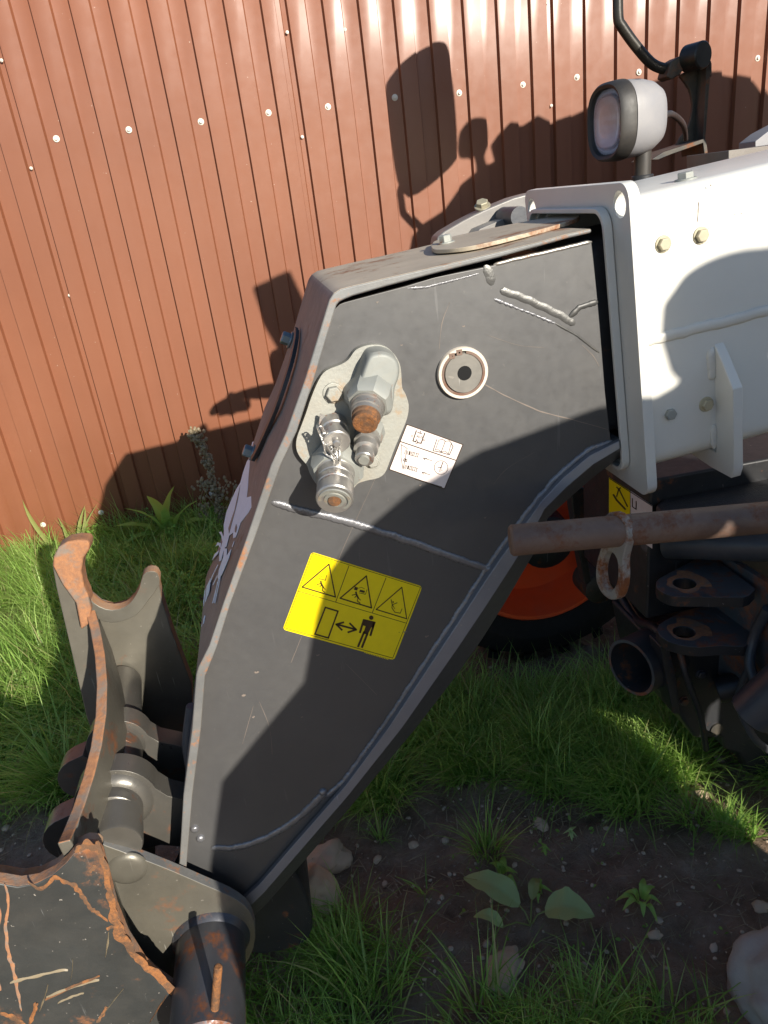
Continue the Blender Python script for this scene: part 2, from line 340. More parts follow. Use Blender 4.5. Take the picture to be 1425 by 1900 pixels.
# ------------------------------------------------------------------ fence
P = .15; DEP = .019
fence = empty('fence', (.3, FY+.02, 0), 'tall fence of reddish brown ribbed metal sheets with white capped screws behind the machine', 'fence')
seams = [-.704+1.1545*k for k in range(-2, 5)]   # x of first screw of every sheet
def sheet(x0, n, x1):
    """x0: first dark (left) flank of a crest"""
    prof = [(x0-.045, -DEP), (x0-.039, 0)]
    k = 0; x = x0
    while True:
        prof += [(x, 0), (x+.006, -DEP)]
        e = x+.078
        if e > x1: prof += [(min(x+.05, x1), -DEP)]; break
        prof += [(e, -DEP), (e+.006, 0)]
        x += P; k += 1
        if x > x1: prof += [(x1, 0)]; break
    return prof
for si, xs in enumerate(seams):
    xd = xs+.03; prof = sheet(xd-P, 7, xd-P+1.1545-.02)
    bm = bmesh.new(); off = -.0012*(si % 2)
    zs = [0.02, .6, 1.2, 1.8, 2.4]
    rows = [[bm.verts.new((x+.0015*math.sin(z*3+si), FY+y+off+.002*math.sin(z*2.2+x*5), z)) for x, y in prof] for z in zs]
    for A, B in zip(rows, rows[1:]):
        for i in range(len(prof)-1): bm.faces.new((A[i], A[i+1], B[i+1], B[i]))
    o = bm2('metal_sheet', bm, M['fence'], fence, smooth=20)
    so_ = o.modifiers.new('solid', 'SOLIDIFY'); so_.thickness = .0008; so_.offset = 1
    bv = o.modifiers.new('bevel', 'BEVEL'); bv.width = .0038; bv.segments = 3; bv.limit_method = 'ANGLE'; bv.angle_limit = math.radians(25)
scr_me = None
def screw(x, z, r=.0135, y=FY-.001):
    global scr_me
    if scr_me is None:
        bm = bmesh.new(); lathe(bm, (0, 0, 0), (0, -1, 0), [(0, 1), (.12, 1), (.2, .9), (.22, .62)], n=14)
        lathe(bm, (0, -.2, 0), (0, -1, 0), [(0, .55), (.45, .52), (.55, .4)], n=6)
        scr_me = bpy.data.meshes.new('screw'); bm.to_mesh(scr_me); bm.free(); scr_me.materials.append(M['screw'])
        scr_me.polygons.foreach_set('use_smooth', [True]*len(scr_me.polygons)); scr_me.set_sharp_from_angle(angle=.6)
    o = bpy.data.objects.new('screw', scr_me); COL.objects.link(o); o.location = (x, y, z); o.scale = (r, r, r); o.rotation_euler = (random.uniform(-.1, .1), random.uniform(0, 3), 0); setparent(o, fence)
for xs in seams:
    for k in range(4):
        x = xs+.3*k
        if -2 < x < 3.2: screw(x+random.uniform(-.006, .006), 1.838+random.uniform(-.006, .006)); screw(x+random.uniform(-.008, .008), .161+random.uniform(-.01, .01))
for px in ((533, 60), (561, 254), (640, 55), (3, 112), (58, 312), (129, 548), (177, 703), (219, 848), (1015, 8), (1023, 196)):
    q = atY(*px, FY-.012); screw(q.x, q.z, .0065, FY-.0135)
for z in (.161, 1.838):
    bm = bmesh.new(); bmesh.ops.create_cube(bm, size=1, matrix=Matrix.Translation((.5, FY+.045, z)) @ Matrix.Diagonal((8, .04, .06, 1))); bm2('fence_rail', bm, M['fence'], fence)
for x in (-3, -.5, 2, 4.3):
    bm = bmesh.new(); bmesh.ops.create_cube(bm, size=1, matrix=Matrix.Translation((x, FY+.1, 1.2)) @ Matrix.Diagonal((.06, .06, 2.4, 1))); bm2('fence_post', bm, M['fence'], fence)
# ------------------------------------------------------------------ the machine
T = empty('telehandler', (1.2, 1.2, 0), 'white and gunmetal telehandler with folded boom head, hydraulic couplings and orange red wheel rim', 'telehandler')
# boom frame
BA = math.radians(5.2); ax = Vector((math.cos(BA), 0, math.sin(BA))); nn = Vector((-math.sin(BA), 0, math.cos(BA)))
B0 = atY(1206, 668, .955)                                  # on the near edge of the end flange
def bp(s, Y, n): q = B0+ax*s+nn*n; return Vector((q.x, Y, q.z))
def proj_n(px, py, Y): q = atY(px, py, Y)-B0; return q.dot(ax), q.dot(nn)
ntop = proj_n(1217, 372, 1.0)[1]; nbot = proj_n(1232, 868, 1.0)[1]
def rr(y0, y1, n0, n1, r, k=6):
    L = []
    for cy, cn, a0 in ((y1-r, n1-r, 0), (y0+r, n1-r, 90), (y0+r, n0+r, 180), (y1-r, n0+r, 270)):
        for i in range(k+1):
            a = math.radians(a0+90*i/k); L.append((cy+r*math.cos(a), cn+r*math.sin(a)))
    return L
def sect(name, loops, s0, s1, mat, par, bevel=.0015, **k):
    bm = bmesh.new(); slab(bm, [[bp(s0, y, n) for y, n in L] for L in loops], ax*(s1-s0), 0); return bm2(name, bm, mat, par, bevel=bevel, **k)
YB0, YB1 = 1.0, 1.30
boom = sect('boom', [rr(YB0, YB1, nbot, ntop+.012, .03), rr(YB0+.01, YB1-.01, nbot+.01, ntop, .024)], .004, 3.2, M['white'], T, smooth=40)
fl_top = proj_n(1178, 335, .955)[1]; fl_bot = proj_n(1213, 923, .955)[1]
hole = lambda cy, cn, r, k=20: [(cy+r*math.cos(2*math.pi*i/k), cn+r*math.sin(2*math.pi*i/k)) for i in range(k)]
fl_out = rr(.955, 1.335, fl_bot, fl_top, .022)
hc = proj_n(1176, 373, .982)[1]
sect('end_flange', [fl_out, rr(YB0+.012, YB1-.012, nbot+.012, ntop-.004, .022), hole(.982, hc, .0175), hole(1.305, hc-.004, .0175)], -.016, .0, M['white'], boom)
st_s = proj_n(1140, 640, 1.0)[0]
sect('boom_mouth', [rr(YB0+.004, YB1-.004, nbot+.004, ntop+.006, .028), rr(YB0+.011, YB1-.011, nbot+.011, ntop-.001, .022)], st_s, -.017, M['white'], boom)
s1 = proj_n(1360, 720, .955)[0]; brn = proj_n(1374, 860, .955)[1]
def atn(px, py, Y): return proj_n(px, py, Y)[1]
bm = bmesh.new()
L = [(1.002, atn(1342, 632, 1.0)), (.985, atn(1345, 660, .99)), (.955, atn(1368, 720, .955)), (.955, atn(1376, 868, .955)), (.962, atn(1374, 884, .96)), (1.02, atn(1374, 884, .96)), (1.14, nbot-.02), (1.14, nbot+.001), (1.002, nbot+.001)]
slab(bm, [[bp(s1, y, n) for y, n in L]], ax*.016, 0); bm2('rib_bracket', bm, M['white'], boom, bevel=.002)
wn0 = atn(1220, 628, 1.0); wn1 = atn(1425, 575, 1.0)
bead('weld_bead', [bp(.002, 1.0, wn0), bp(.3, 1.0, wn1), bp(2.5, 1.0, wn1+.0)], .0085, M['beadw'], boom, step=.006, lumps=.06)
bead('weld_bead', [bp(s1-.004, 1.0, atn(1342, 640, 1)), bp(s1-.004, 1.0, atn(1342, 640, 1)-.05)], .008, M['beadw'], boom)
bead('weld_bead', [bp(s1-.004, 1.0, nbot+.05), bp(s1-.004, 1.0, nbot+.01)], .006, M['beadw'], boom)
for px, Mx, ws in (((1230, 453), 'boltw', True), ((1300, 437), 'boltw', True), ((1243, 768), 'zinc', False), ((1310, 750), 'boltw', True)):
    hexbolt('bolt', atY(*px, 1.0), (0, -1, 0), .0092, M[Mx], boom, washer=ws)
for px in ((1272, 323),):
    s, n = proj_n(*px, 1.06); hexbolt('bolt', bp(s, 1.06, ntop+.012), nn, .012, M['zinc'], boom)
for px, ln in (((1296, 375), 40), ((1319, 345), 16)):      # paint scratches
    pass

# ---- boom head
o_edge = [(329, 1622), (333, 1597), (340, 1476), (356, 1353), (364, 1252), (368, 1238), (388, 1198), (414, 1120), (456, 1002), (503, 862), (531, 801), (567, 700), (607, 568), (611, 556), (619, 544), (632, 536), (650, 531), (718, 515), (824, 491), (929, 466), (1005, 447), (1051, 434), (1098, 424)]
i_edge = [(345, 1622), (347, 1597), (357, 1476), (373, 1353), (381, 1255), (386, 1243), (403, 1200), (428, 1120), (472, 1002), (522, 862), (551, 801), (584, 700), (622, 575), (625, 566), (630, 560), (640, 555), (655, 549), (718, 531), (824, 503), (929, 477), (1005, 456), (1051, 443), (1098, 432)]
HB0, HB1 = .99, 1.32
bm = bmesh.new()
A0 = [bm.verts.new(atY(*p, HB0)) for p in o_edge]; C0 = [bm.verts.new(atY(*p, HB0)) for p in i_edge]
A1 = [bm.verts.new(v.co+Vector((0, HB1-HB0, 0))) for v in A0]; C1 = [bm.verts.new(v.co+Vector((0, HB1-HB0, 0))) for v in C0]
n = len(A0)
for i in range(n-1):
    f = bm.faces.new((A0[i], A0[i+1], C0[i+1], C0[i])); f.material_index = 1
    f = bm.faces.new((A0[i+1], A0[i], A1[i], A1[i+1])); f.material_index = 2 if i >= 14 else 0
    bm.faces.new((C0[i], C0[i+1], C1[i+1], C1[i])).material_index = 0
    bm.faces.new((A1[i], C1[i], C1[i+1], A1[i+1]))
bm.faces.new((A0[0], C0[0], C1[0], A1[0])); bm.faces.new((A0[-1], A1[-1], C1[-1], C0[-1]))
bmesh.ops.recalc_face_normals(bm, faces=bm.faces)
head = bm2('boom_head', bm, [M['bandm'], M['edge'], M['bandtop']], T, bevel=.0025, smooth=35)
side = [(338, 1622), (352, 1476), (368, 1353), (378, 1252), (398, 1200), (424, 1120), (468, 1002), (516, 862), (545, 801), (579, 700), (620, 575), (632, 563), (640, 560), (754, 530), (806, 514), (915, 492), (1098, 447), (1106, 520), (1114, 595), (1123, 724), (1134, 818), (1100, 836), (1050, 873), (1003, 925), (975, 961), (927, 1026), (902, 1062), (850, 1143), (714, 1350), (640, 1452), (545, 1560), (480, 1635), (455, 1668), (400, 1645)]
PY = 1.018
plate('side_plate', side, PY, PY+.012, M['dark'], head, bevel=.002)
plate('side_plate', o_edge[1:]+[p for p in side[16:]], HB0+.015, HB0+.02, M['black'], None) if 0 else plate('far_side_plate', [(x, y) for x, y in (i_edge[:-1]+side[20:])], HB1-.02, HB1-.01, M['black'], head)
# lower edge flange
inner = [(1149, 813), (1092, 840), (1044, 880), (1003, 925), (975, 961), (927, 1026), (902, 1062), (850, 1143), (714, 1350), (640, 1452), (545, 1560), (480, 1635), (440, 1672)]
outer = [(1152, 848), (1108, 880), (1056, 925), (1017, 961), (989, 1030), (937, 1119), (894, 1187), (850, 1250), (773, 1350), (649, 1499), (565, 1597), (500, 1672), (466, 1706)]
midl = [tuple(a*.45+b*.55 for a, b in zip(p, q)) for p, q in zip(inner, outer)]
bm = bmesh.new()
V = [[bm.verts.new(atY(*p, y)) for p in L] for L, y in ((inner, PY-.004), ([tuple(a*.88+b*.12 for a, b in zip(p, q)) for p, q in zip(inner, outer)], 1.004), (midl, 1.0), (outer, 1.028))]
V.append([bm.verts.new(v.co+Vector((0, .28, 0))) for v in V[3]]); V.append([bm.verts.new(v.co+Vector((0, .28, 0))) for v in V[0]])
for j in range(6):
    A, B = V[j], V[(j+1) % 6]
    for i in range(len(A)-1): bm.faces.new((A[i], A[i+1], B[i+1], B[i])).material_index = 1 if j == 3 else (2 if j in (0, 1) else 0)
bm.faces.new([r[0] for r in V]); bm.faces.new([r[-1] for r in V][::-1])
bmesh.ops.recalc_face_normals(bm, faces=bm.faces)
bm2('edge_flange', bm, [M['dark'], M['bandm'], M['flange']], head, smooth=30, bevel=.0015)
WP = lambda L, y=PY: [atY(*p, y) for p in L]
bead('weld_bead', WP([(1140, 818), (1092, 836), (1044, 876), (1003, 921), (975, 957), (927, 1022), (902, 1058), (850, 1139), (714, 1346), (640, 1448), (606, 1478)]), .0065, M['bead'], head, flat=.55)
bead('weld_bead', WP([(503, 931), (560, 947), (640, 966), (760, 1004), (850, 1037), (908, 1056)]), .0062, M['bead'], head)
bead('weld_bead', WP(smooth_loop([(392, 1573), (430, 1573), (470, 1564), (520, 1540), (560, 1512), (604, 1467)], 4, False)), .0075, M['bead'], head, flat=.45)
for c_ in ((908, 1056), (599, 1470), (361, 1538), (372, 1556)):
    q = atY(*c_, PY-.002); turned('weld_spot', q, (0, -1, 0), [(-.004, .008), (.002, .007), (.004, .0035)], M['bead'], head, n=12, smooth=60)
bead('weld_bead', WP([(928, 538), (985, 558), (1040, 585), (1066, 602)], PY), .0055, M['zincd'], head, lumps=.03, flat=.3, step=.0022)
bead('weld_bead', WP([(900, 492), (908, 510), (914, 530)], PY), .0070, M['zincd'], head, lumps=.05, flat=.2)
bead('weld_bead', WP([(1055, 590), (1075, 570), (1110, 560)], PY), .0045, M['dark2'], head)
bead('weld_bead', WP([(917, 555), (960, 572), (1030, 600)], PY), .0022, M['bead'], head, lumps=.8)
bead('weld_bead', WP([(1030, 600), (1070, 622), (1112, 655)], PY), .0018, M['dark2'], head)
bead('weld_bead', WP([(755, 535), (790, 533), (888, 508)], PY), .0016, M['bead'], head, lumps=.6)
bead('weld_bead', WP([(915, 491), (1000, 471), (1098, 448)], PY+.001), .003, M['zincl'], head, lumps=.02, flat=.9)
# reinforcing upper panel, a slight step at the welds
# inner boom tube sliding into the mouth
iq = [proj_n(1098, 452, PY)[1], proj_n(1134, 818, PY)[1]]
sect('inner_boom', [rr(PY+.014, 1.28, iq[1]+.004, iq[0]-.004, .02)], st_s-.06, .6, M['black'], boom)
# cover strip on the top
zz6 = zz(550, 350, 2.375)
cs = zz6([(597, 262), (640, 268), (800, 247), (1100, 172), (1240, 128), (1200, 112), (900, 165), (640, 222), (600, 240)])
nT = (atY(1005, 447, 1.0)-atY(718, 515, 1.0)).normalized(); nTn = Vector((-nT.z, 0, nT.x)); PT = atY(718, 515, .99)+nTn*.0075
bm = bmesh.new(); slab(bm, [[atPl(*p, PT, nTn) for p in smooth_loop(cs, 3)]], nTn*-.006, 0)
cov = bm2('cover_strip', bm, M['bandtop'], head, bevel=.001)
hexbolt('bolt', atPl(*zz6([(660, 240)])[0], PT, nTn), nTn, .0105, M['zinc'], cov, h=1.0)
# front face
FA, FB = atY(456, 1002, HB0), atY(567, 700, HB0); fd = (FB-FA).normalized(); Fn = Vector((-fd.z, 0, fd.x))
z4 = zz(350, 450, 4.75); z3 = zz(340, 820, 5)
def onF(pts, off=.001): return [atPl(*p, FA+Fn*off, Fn) for p in pts]
strap = smooth_loop(onF(z4([(975, 770), (968, 870), (930, 1050), (870, 1250), (790, 1480), (700, 1690), (620, 1860), (580, 1930)]), .004), 3, False)
bm = bmesh.new(); yv = Vector((0, 1, 0))
sl_ = [Vector(p)-yv*.001 for p in strap]; sr_ = [Vector(p)+yv*.022 for p in strap]
va = [bm.verts.new(p) for p in sl_]; vb = [bm.verts.new(p) for p in sr_]; vc = [bm.verts.new(p+Fn*.006) for p in sl_]; vd = [bm.verts.new(p+Fn*.006) for p in sr_]
for i in range(len(va)-1):
    for q in ((va, vc), (vc, vd), (vd, vb)): bm.faces.new((q[0][i], q[0][i+1], q[1][i+1], q[1][i]))
bmesh.ops.recalc_face_normals(bm, faces=bm.faces)
cv2 = bm2('cover_strip', bm, M['black'], head, bevel=.001)
for q in ((895, 860), (560, 1850)):
    hexbolt('bolt', onF(z4([q]), .002)[0], Fn, .0115, M['boltz'], cv2, h=1.2)
def decal(name, polys, mat, par, plane, thick):
    """flat print: every polygon a thin slab on the plane"""
    bm = bmesh.new()
    for pl in polys:
        P3 = plane(pl); 
        vs = [bm.verts.new(p) for p in P3]
        try: bm.faces.new(vs)
        except ValueError: pass
    r = bmesh.ops.extrude_face_region(bm, geom=bm.faces[:], use_keep_orig=True)
    bmesh.ops.translate(bm, vec=thick, verts=[g for g in r['geom'] if isinstance(g, bmesh.types.BMVert)])
    bmesh.ops.recalc_face_normals(bm, faces=bm.faces)
    return bm2(name, bm, mat, par, smooth=0)
def stroke(pts, wd, closed=False):
    out = []; Q = [Vector(p) for p in pts]; 
    if closed: Q.append(Q[0])
    for a, b in zip(Q, Q[1:]):
        d = (b-a); L = d.length
        if L < 1e-6: continue
        d /= L; nrm = Vector((-d.y, d.x))*wd/2; e = d*wd*.35
        out.append([tuple(a-e+nrm), tuple(b+e+nrm), tuple(b+e-nrm), tuple(a-e-nrm)])
    return out
def circ(x, y, r, k=16, ry=None): return [(x+r*math.cos(2*math.pi*i/k), y+(ry or r)*math.sin(2*math.pi*i/k)) for i in range(k)]
em = [[(620, 140), (614, 230), (606, 300), (600, 400), (588, 515), (640, 500), (672, 465), (705, 410), (685, 480), (660, 560), (600, 660), (530, 750), (505, 830), (485, 885), (462, 892), (462, 840), (425, 870), (400, 970), (380, 985), (350, 1100), (332, 1108), (335, 1030), (365, 920), (378, 850), (375, 770), (400, 650), (440, 550), (490, 440), (530, 375), (555, 280), (590, 180)],
      [(330, 835), (355, 832), (372, 880), (362, 925), (352, 870)], [(300, 970), (318, 930), (350, 940), (345, 985), (325, 955)], [(265, 1100), (290, 1040), (330, 1005), (320, 1035)],
      [(380, 985), (405, 990), (402, 1055), (445, 990), (425, 1070), (380, 1180), (360, 1225), (330, 1275), (318, 1262), (330, 1190), (350, 1130), (370, 1070)],
      [(252, 1262), (248, 1330), (240, 1390), (188, 1525), (186, 1480), (197, 1380)], [(195, 1608), (205, 1612), (190, 1680), (166, 1715)], [(450, 970), (472, 915), (470, 935), (455, 975)],
      [(655, -5), (632, 60), (628, 58), (640, 0)]]
em += stroke([(320, 1140), (270, 1240), (250, 1300)], 6)+stroke([(315, 1240), (275, 1325)], 5)+stroke([(345, 1240), (292, 1495)], 5)+stroke([(330, 1260), (270, 1495)], 5)+stroke([(315, 1300), (300, 1400), (283, 1490)], 4)
dec = decal('emblem', [z3(p) for p in em], M['silver'], head, lambda p: onF(p, .0008), -Fn*.0004)
decal('emblem_slit', [z3([(528, 400), (515, 480), (500, 560), (470, 680), (440, 790), (423, 850), (418, 800), (440, 730), (475, 630), (493, 545)]), z3([(490, 760), (498, 790), (488, 840), (478, 835), (478, 800)])], M['bandm'], dec, lambda p: onF(p, .0014), -Fn*.0003)

# ---- pivot pin with retaining ring
pp = atY(857, 691, PY)
boss = turned('pivot_sleeve', pp+Vector((0, .005, 0)), (0, -1, 0), [(0, .0375), (.012, .0375), (.0135, .0365), (.0135, .0325), (.004, .0322)], M['ringw'], T, n=40)
turned('pin_end', pp+Vector((.002, .004, 0)), (0, -1, 0), [(0, .030), (.009, .030), (.011, .0285), (.011, .0103), (-.02, .010)], M['hub'], boss, n=36)
turned('bore_shade_disc', pp+Vector((.002, .004, 0)), (0, -1, 0), [(.0095, .0108), (.0113, .0106)], M['void'], boss, n=24)  # black disc standing in for the shade inside the bore
def arc_ring(c, r0, r1, a0, a1, k=40):
    L = [(c.x+r1*math.cos(a0+(a1-a0)*i/k), c.z+r1*math.sin(a0+(a1-a0)*i/k)) for i in range(k+1)]
    return L+[(c.x+r0*math.cos(a1-(a1-a0)*i/k), c.z+r0*math.sin(a1-(a1-a0)*i/k)) for i in range(k+1)]
plate('retaining_ring', arc_ring(pp, .0288, .0322, math.radians(118), math.radians(98+340)), PY-.0085, PY-.006, M['bar'], boss, world=True, bevel=0)
for a in (97, 119):
    c = pp+Vector((.031*math.cos(math.radians(a)), 0, .031*math.sin(math.radians(a))))
    plate('ring_eye', [(c.x-.0042, c.z-.0035), (c.x+.0042, c.z-.0035), (c.x+.0042, c.z+.0045), (c.x-.0042, c.z+.0045)], PY-.009, PY-.0055, M['bar'], boss, world=True, holes=[[(c.x+.0014*math.cos(t), c.z+.0014*math.sin(t)) for t in np.arange(0, 6.2, .8)]], bevel=0)

# ---- hydraulic coupling block
z2 = zz(500, 580, 3.167)
mo = [(560, 196), (620, 188), (680, 200), (730, 240), (765, 300), (775, 360), (780, 440), (800, 480), (818, 540), (814, 600), (795, 660), (765, 730), (735, 800), (705, 880), (680, 940), (640, 972), (570, 988), (520, 1005), (485, 1038), (400, 1060), (310, 1035), (265, 995), (235, 940), (218, 895), (180, 850), (158, 800), (160, 740), (185, 670), (215, 590), (245, 500), (290, 395), (335, 340), (420, 305), (465, 275), (505, 222)]
man = plate('coupling_block', smooth_loop(z2(mo), 3), 1.003, PY-.001, M['galv'], T, bevel=.003, seg=3)
hexbolt('bolt', atY(*z2([(375, 472)])[0], 1.003), (0, -1, 0), .0115, M['galv'], man, h=.8)
hexbolt('bolt', atY(*z2([(603, 868)])[0], 1.003), (0, -1, 0), .0095, M['galv'], man, h=.7)
eb = smooth_loop(z2([(560, 225), (600, 205), (660, 205), (720, 240), (742, 300), (735, 365), (715, 420), (708, 500), (690, 570), (620, 590), (500, 560), (440, 510), (440, 440), (500, 370), (530, 290)]), 3)
bm = bmesh.new()
L0 = [atY(*p, 1.004) for p in eb]; c0 = sum((Vector(v) for v in L0), Vector())/len(L0)
rows = []
for f_, dy in ((1.04, 0), (1.0, .015), (.95, .034), (.87, .040), (.5, .0415)):
    rows.append([bm.verts.new(c0+(v-c0)*f_+Vector((0, -dy, .002*(dy > .03)))) for v in L0])
for A, B in zip(rows, rows[1:]):
    for i in range(len(A)): bm.faces.new((A[i], A[(i+1) % len(A)], B[(i+1) % len(A)], B[i]))
bm.faces.new(rows[-1]); bmesh.ops.recalc_face_normals(bm, faces=bm.faces)
bm2('elbow_body', bm, M['zinc'], man, smooth=28, bevel=.003)
for q in ((590, 358), (700, 402)):
    turned('port_hole', atY(*z2([q])[0], .963)+Vector((0, .004, 0)), (0, -1, 0), [(0, .0042), (.0035, .0044), (.0035, .0026), (.001, .0024)], M['rustorange'], man, n=14)
def fitting(name, a, Ya, b, Yb, prof, mat, **k):
    A, B = atY(*z2([a])[0], Ya), atY(*z2([b])[0], Yb); L = (B-A).length
    return turned(name, A, B-A, [(t*L, r*.92) for t, r in prof], mat, man, n=k.pop('n', 28), smooth=30, **k)
fitting('hex_nut', (615, 420), .992, (575, 560), .95, [(0, .030), (.25, .034), (.78, .034), (.9, .030), (.9, .022)], M['zinc'], n=8)
fitting('coupling_collar', (590, 500), .968, (568, 610), .936, [(0, .026), (.2, .027), (.24, .0255), (.5, .0255), (.52, .0235), (.8, .0235), (.82, .022), (1, .022)], M['zincl'])
fitting('coupling_nipple', (577, 545), .956, (562, 655), .922, [(0, .0215), (.3, .0225), (.34, .0205), (.5, .0205), (.52, .0215), (.72, .0205), (.76, .0185), (.98, .0185), (1, .0165), (1, .012), (.985, .012), (.985, .006), (1, .006)], M['rustorange'])
# plugged big coupling, lower left
fitting('hex_base', (405, 850), 1.004, (395, 960), .965, [(0, .034), (.2, .042), (.75, .042), (.95, .037)], M['zinc'], n=8)
cp = fitting('coupling_barrel', (392, 930), .972, (383, 1100), .915, [(0, .029), (.1, .030), (.12, .028), (.34, .028), (.36, .0268), (.40, .028), (.58, .028), (.6, .0268), (.64, .028), (.8, .0275), (.83, .028), (.97, .028), (1, .0262)], M['zincl'])
fitting('coupling_face', (383, 1098), .9155, (382, 1106), .9135, [(0, .0245), (1, .0242), (1, .020), (.2, .0195), (.2, .016), (1.1, .0155), (1.1, .0105), (.5, .010), (.5, .006)], M['rustorange' if 0 else 'galv'])
fitting('coupling_poppet', (383, 1100), .9148, (382, 1108), .912, [(0, .0098), (1, .0094), (1.05, .005)], M['rustorange'])
# two small couplings
fitting('hex_base', (360, 640), 1.004, (385, 720), .985, [(0, .022), (.3, .026), (1, .025)], M['zinc'], n=8)
fitting('small_coupling', (375, 660), .99, (393, 765), .952, [(0, .0205), (.35, .0215), (.4, .0195), (.6, .0195), (.62, .0212), (.97, .0212), (1, .0195)], M['zincl'])
fitting('small_coupling_stud', (393, 758), .9535, (395, 775), .944, [(0, .006), (.8, .006), (1, .004)], M['zincl'])
fitting('hex_base', (600, 660), 1.004, (580, 740), .985, [(0, .020), (.3, .024), (1, .022)], M['zinc'], n=8)
fitting('small_coupling', (580, 720), .988, (556, 865), .944, [(0, .018), (.1, .0205), (.3, .0205), (.34, .016), (.42, .016), (.45, .019), (.62, .0185), (.68, .0135), (.78, .0135), (.8, .0145), (.97, .0145), (1, .013)], M['zincl'])
fitting('small_coupling_stud', (557, 858), .9445, (554, 872), .940, [(0, .0085), (1, .008)], M['galv'])
plate('chain_tab', z2([(297, 598), (305, 594), (440, 672), (405, 700), (345, 690), (320, 725), (290, 660)]), .986, .9885, M['zincl'], man, bevel=0)
bm = bmesh.new()
for path in ([(280, 675), (300, 725), (320, 775), (330, 830), (370, 855), (385, 880)], [(305, 680), (330, 740), (345, 800), (395, 860)], [(393, 768), (410, 800), (412, 850), (418, 890)], [(393, 768), (392, 800), (400, 860)]):
    tube(bm, smooth_loop([tuple(atY(*z2([p])[0], .952+.004*(i % 2))) for i, p in enumerate(path)], 3, False), .0016, 6)
for i in range(9):
    p = Vector((300+i*11, 690+i*20)); q = atY(*z2([p])[0], .955); 
    tube(bm, [q+Vector((.004*math.cos(t), .002*math.sin(t*(1 if i % 2 else -1)), .006*math.sin(t))) for t in np.arange(0, 6.6, .6)], .0011, 5)
bm2('retaining_chain', bm, M['zincl'], man, smooth=60)

# ---- stickers
def onP(off): return lambda pts: [atY(*p, PY-off) for p in pts]
zy = zz(500, 1000, 4.453)
def rrect(c, k=.04):
    out = []
    n4 = len(c)
    for i in range(n4):
        p, a, b = Vector(c[i]), Vector(c[i-1]), Vector(c[(i+1) % n4]); u = (a-p).normalized()*k; v = (b-p).normalized()*k
        for t in (0, .3, .7, 1): out.append(tuple(p+u*(1-t)**2+v*t**2))
    return out
stk = decal('warning_sticker', [zy(rrect([(348, 106), (1264, 393), (1030, 1003), (108, 748)], 30))], M['yellow'], T, onP(.0004), (0, .0005, 0))
D_ = [[(345, 103), (1270, 392), (1034, 1009), (102, 750)]]
mk = stroke([(357, 120), (1248, 400), (1018, 985), (125, 735)], 3.5, True)
mk += stroke([(240, 432), (1133, 697)], 3.5)+stroke([(657, 222), (547, 522)], 5)+stroke([(963, 322), (850, 610)], 5)
for t3, wd in (([(492, 209), (545, 480), (270, 398)], 10), ([(801, 307), (843, 570), (584, 490)], 10), ([(1094, 400), (1134, 660), (882, 583)], 8)): mk += stroke(t3, wd, True)
mk += stroke([(462, 566), (566, 598), (486, 818), (376, 787)], 12, True)
mk += stroke([(570, 710), (700, 745)], 15)+stroke([(612, 690), (552, 706), (598, 752)], 14)+stroke([(664, 698), (716, 750), (650, 772)], 14)
mk += [circ(841, 651, 18), [(785, 664), (868, 684), (862, 735), (842, 730), (812, 790), (775, 782), (795, 720), (772, 715)]]
mk += stroke([(780, 670), (748, 772)], 17)+stroke([(868, 690), (835, 795)], 17)+stroke([(782, 770), (733, 888)], 17)+stroke([(808, 785), (765, 894)], 17)
for ox, oy in ((425, 355), (715, 443)):
    mk += [circ(ox, oy, 8)]+stroke([(ox+2, oy+12), (ox+18, oy+45)], 14)+stroke([(ox, oy+14), (ox-32, oy+22)], 6)+stroke([(ox+8, oy+22), (ox-10, oy+42)], 6)+stroke([(ox+18, oy+45), (ox+10, oy+70), (ox+34, oy+88)], 6)+stroke([(ox+20, oy+45), (ox+36, oy+62)], 6)
mk += stroke([(410, 328), (462, 342), (472, 302)], 5)+stroke([(432, 305), (431, 320)], 3)
mk += [[(706, 395), (732, 403), (724, 427), (698, 419)], [(748, 420), (790, 430), (784, 446), (742, 437)]]+stroke([(742, 446), (792, 458), (806, 420)], 4)+stroke([(735, 408), (760, 400), (785, 412)], 3)
mk += [circ(1022, 522, 6)]+stroke([(1005, 502), (1014, 540), (1012, 570), (1035, 605)], 6)+stroke([(1014, 545), (1055, 528)], 5)+stroke([(1016, 545), (1034, 575)], 5)+stroke([(1035, 605), (1080, 614), (1096, 578)], 5)+[circ(1072, 772, 3)]
decal('pictogram', [zy(p) for p in mk], M['ink'], stk, onP(.0009), (0, .0004, 0))
ticks = []
for i in range(15):
    x = 785+i*13.5; y = 935+i*3.9; ticks += [[(x, y), (x+8, y+2), (x+7, y+9), (x-1, y+7)]]
decal('small_print', [zy(p) for p in ticks], M['yellow'], stk, onP(.0009), (0, .0004, 0))
zw = zz(700, 760, 7.917)
stw = decal('instruction_sticker', [zw(rrect([(430, 212), (1264, 512), (992, 1170), (172, 880)], 30))], M['stickw'], T, onP(.0004), (0, .0005, 0))
mk = stroke([(436, 218), (1258, 515), (988, 1163), (178, 878)], 11.2, True)+stroke([(345, 470), (1155, 745)], 12.8)
mk += stroke([(575, 310), (525, 460), (570, 475)], 14.4)+stroke([(700, 345), (645, 495), (590, 485)], 14.4)+stroke([(595, 335), (660, 357)], 10)+stroke([(640, 318), (628, 345)], 10)+stroke([(560, 470), (580, 440), (600, 490), (565, 500)], 8.0)
mk += stroke(circ(513, 388, 12, 8), 4, True)+stroke(circ(685, 450, 12, 8), 4, True)
